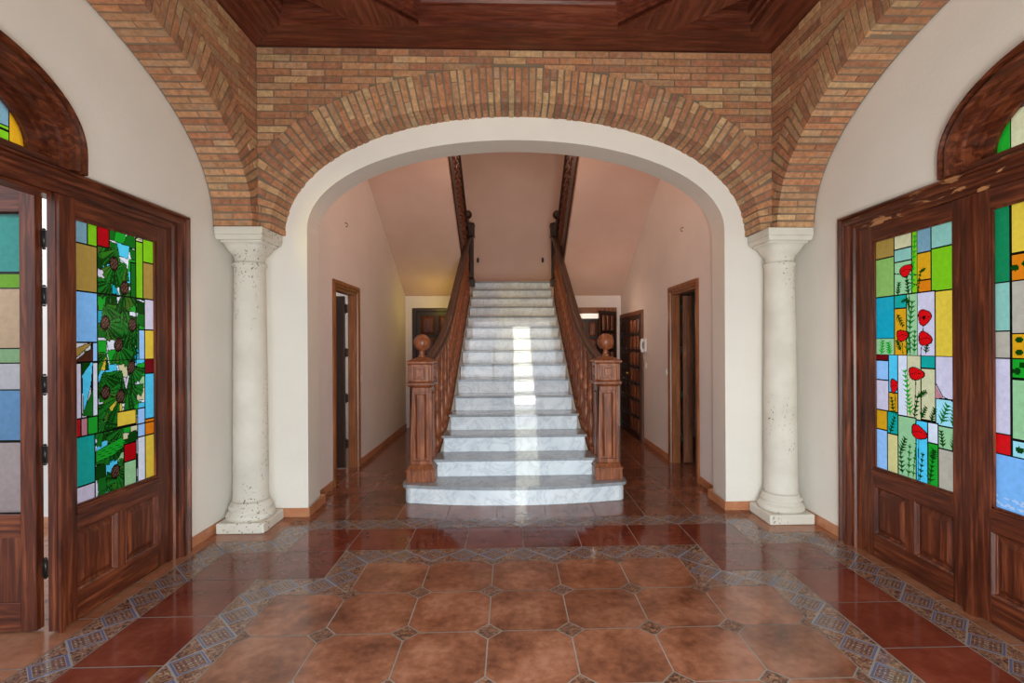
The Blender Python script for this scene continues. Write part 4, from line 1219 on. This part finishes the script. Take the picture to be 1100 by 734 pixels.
# ------------------------------------------------------------------ light
def area(name, loc, rot, sx_, sy_, rad, col, spread=180):
    d = bpy.data.lights.new(name, 'AREA'); d.shape = 'RECTANGLE'; d.size = sx_; d.size_y = sy_; d.energy = rad*PI*sx_*sy_; d.color = col
    o = bpy.data.objects.new(name, d); C.objects.link(o); o.location = loc; o.rotation_euler = rot; d.spread = math.radians(spread); return o
def point(name, loc, e_, col, rad):
    d = bpy.data.lights.new(name, 'POINT'); d.energy = e_; d.color = col; d.shadow_soft_size = rad
    o = bpy.data.objects.new(name, d); C.objects.link(o); o.location = loc; return o
area('entrance_daylight', (0, -.26, 1.35), (PI/2-math.radians(20), 0, 0), 3.1, 1.8, 6.6, (.71, .865, 1.0))
area('open_door_ground_light', (.285, -.225, .25), (PI/2, 0, 0), .50, .46, 60, (.95, .98, 1.0))
area('open_door_garden_light', (.285, -.225, 1.26), (PI/2, 0, 0), .50, 1.55, 30, (1.0, 1.0, .80))
point('entry_fill', (0, 2.19, 3.4), 11, (1, .60, .34), .5)  # added warm fill under the ceiling, no fixture hangs here
point('stairwell_fill', (0, 8.4, 4.9), 22, (1, .62, .42), .3)  # added warm fill for the upper hall, without a fixture
point('arch_fill', (0, 5.6, 3.82), 34, (1, .66, .46), .2)  # unseen light added behind the arch top to warm landing wall and soffits
point('hall_fill_left', (-1.35, 8.9, 2.12), 3.2, (1, .80, .10), .12)  # no lamp here: light added for the yellow glow below the landing
point('hall_fill_right', (1.3, 8.2, 1.9), 7, (1, .72, .50), .12)  # fill added to brighten the panelled doors at the back right
point('side_room_fill', (-3.4, 6.6, 2.2), 25, (.9, .95, 1), .2)  # added light without fixture, brightens the room behind the left hall door
point('store_fill', (1.5, 9.95, 2.1), 5, (1, .95, .9), .08)  # added light that brightens the wall above the recessed leaf
point('porch_fill', (-3.7, 3.7, 2.7), 22, (1, .95, .88), .15)  # added fill, lights the open leaf's glass and the gap from the porch

d = bpy.data.lights.new('yellow_riser_fill', 'SPOT'); d.energy = 190; d.color = (1, .78, .03); d.spot_size = math.radians(24); d.spot_blend = .9; d.shadow_soft_size = .25  # spot added to tint the upper risers yellow
o = bpy.data.objects.new('yellow_riser_fill', d); C.objects.link(o); o.location = (-2.25, 2.19, 2.68)
o.rotation_euler = (Vector((-.1, 8.0, 2.0))-Vector(o.location)).to_track_quat('-Z', 'Y').to_euler()
w = bpy.data.worlds.new('sky'); bpy.context.scene.world = w; w.use_nodes = True
nt = w.node_tree; bg = nt.nodes['Background']
tc = N(nt, 'ShaderNodeTexCoord'); sp = N(nt, 'ShaderNodeSeparateXYZ'); L(nt, tc.outputs['Generated'], sp.inputs[0])
L(nt, ramp(nt, sp.outputs[2], [(0, (.92, .95, 1)), (.5, (.72, .84, 1)), (1, (.5, .7, 1))]), bg.inputs[0])
bg.inputs[1].default_value = 2.05

# ------------------------------------------------------------------ camera
cam = bpy.data.cameras.new('camera'); co = bpy.data.objects.new('camera', cam); C.objects.link(co)
FPX = 560.0; cam.sensor_width = 36; cam.lens = 36*FPX/1100; cam.clip_start = .02
cam.shift_x = -(565-550)/1100; cam.shift_y = (369-367)/1100
th, ro = .0319, .0052
Fw = Vector((math.sin(th), math.cos(th), 0)); Rt = Vector((math.cos(th), -math.sin(th), 0)); Up = Vector((0, 0, 1))
R2 = Rt*math.cos(ro)-Up*math.sin(ro); U2 = Up*math.cos(ro)+Rt*math.sin(ro)
m = Matrix((R2, U2, -Fw)).transposed().to_4x4(); m.translation = Vector((-.085, 0, 1.5)); co.matrix_world = m
sc = bpy.context.scene; sc.camera = co
sc.view_settings.view_transform = 'Standard'; sc.view_settings.look = 'None'; sc.view_settings.gamma = 1; sc.view_settings.exposure = 0
sc.view_settings.use_curve_mapping = False
sc.cycles.max_bounces = 8; sc.cycles.diffuse_bounces = 5
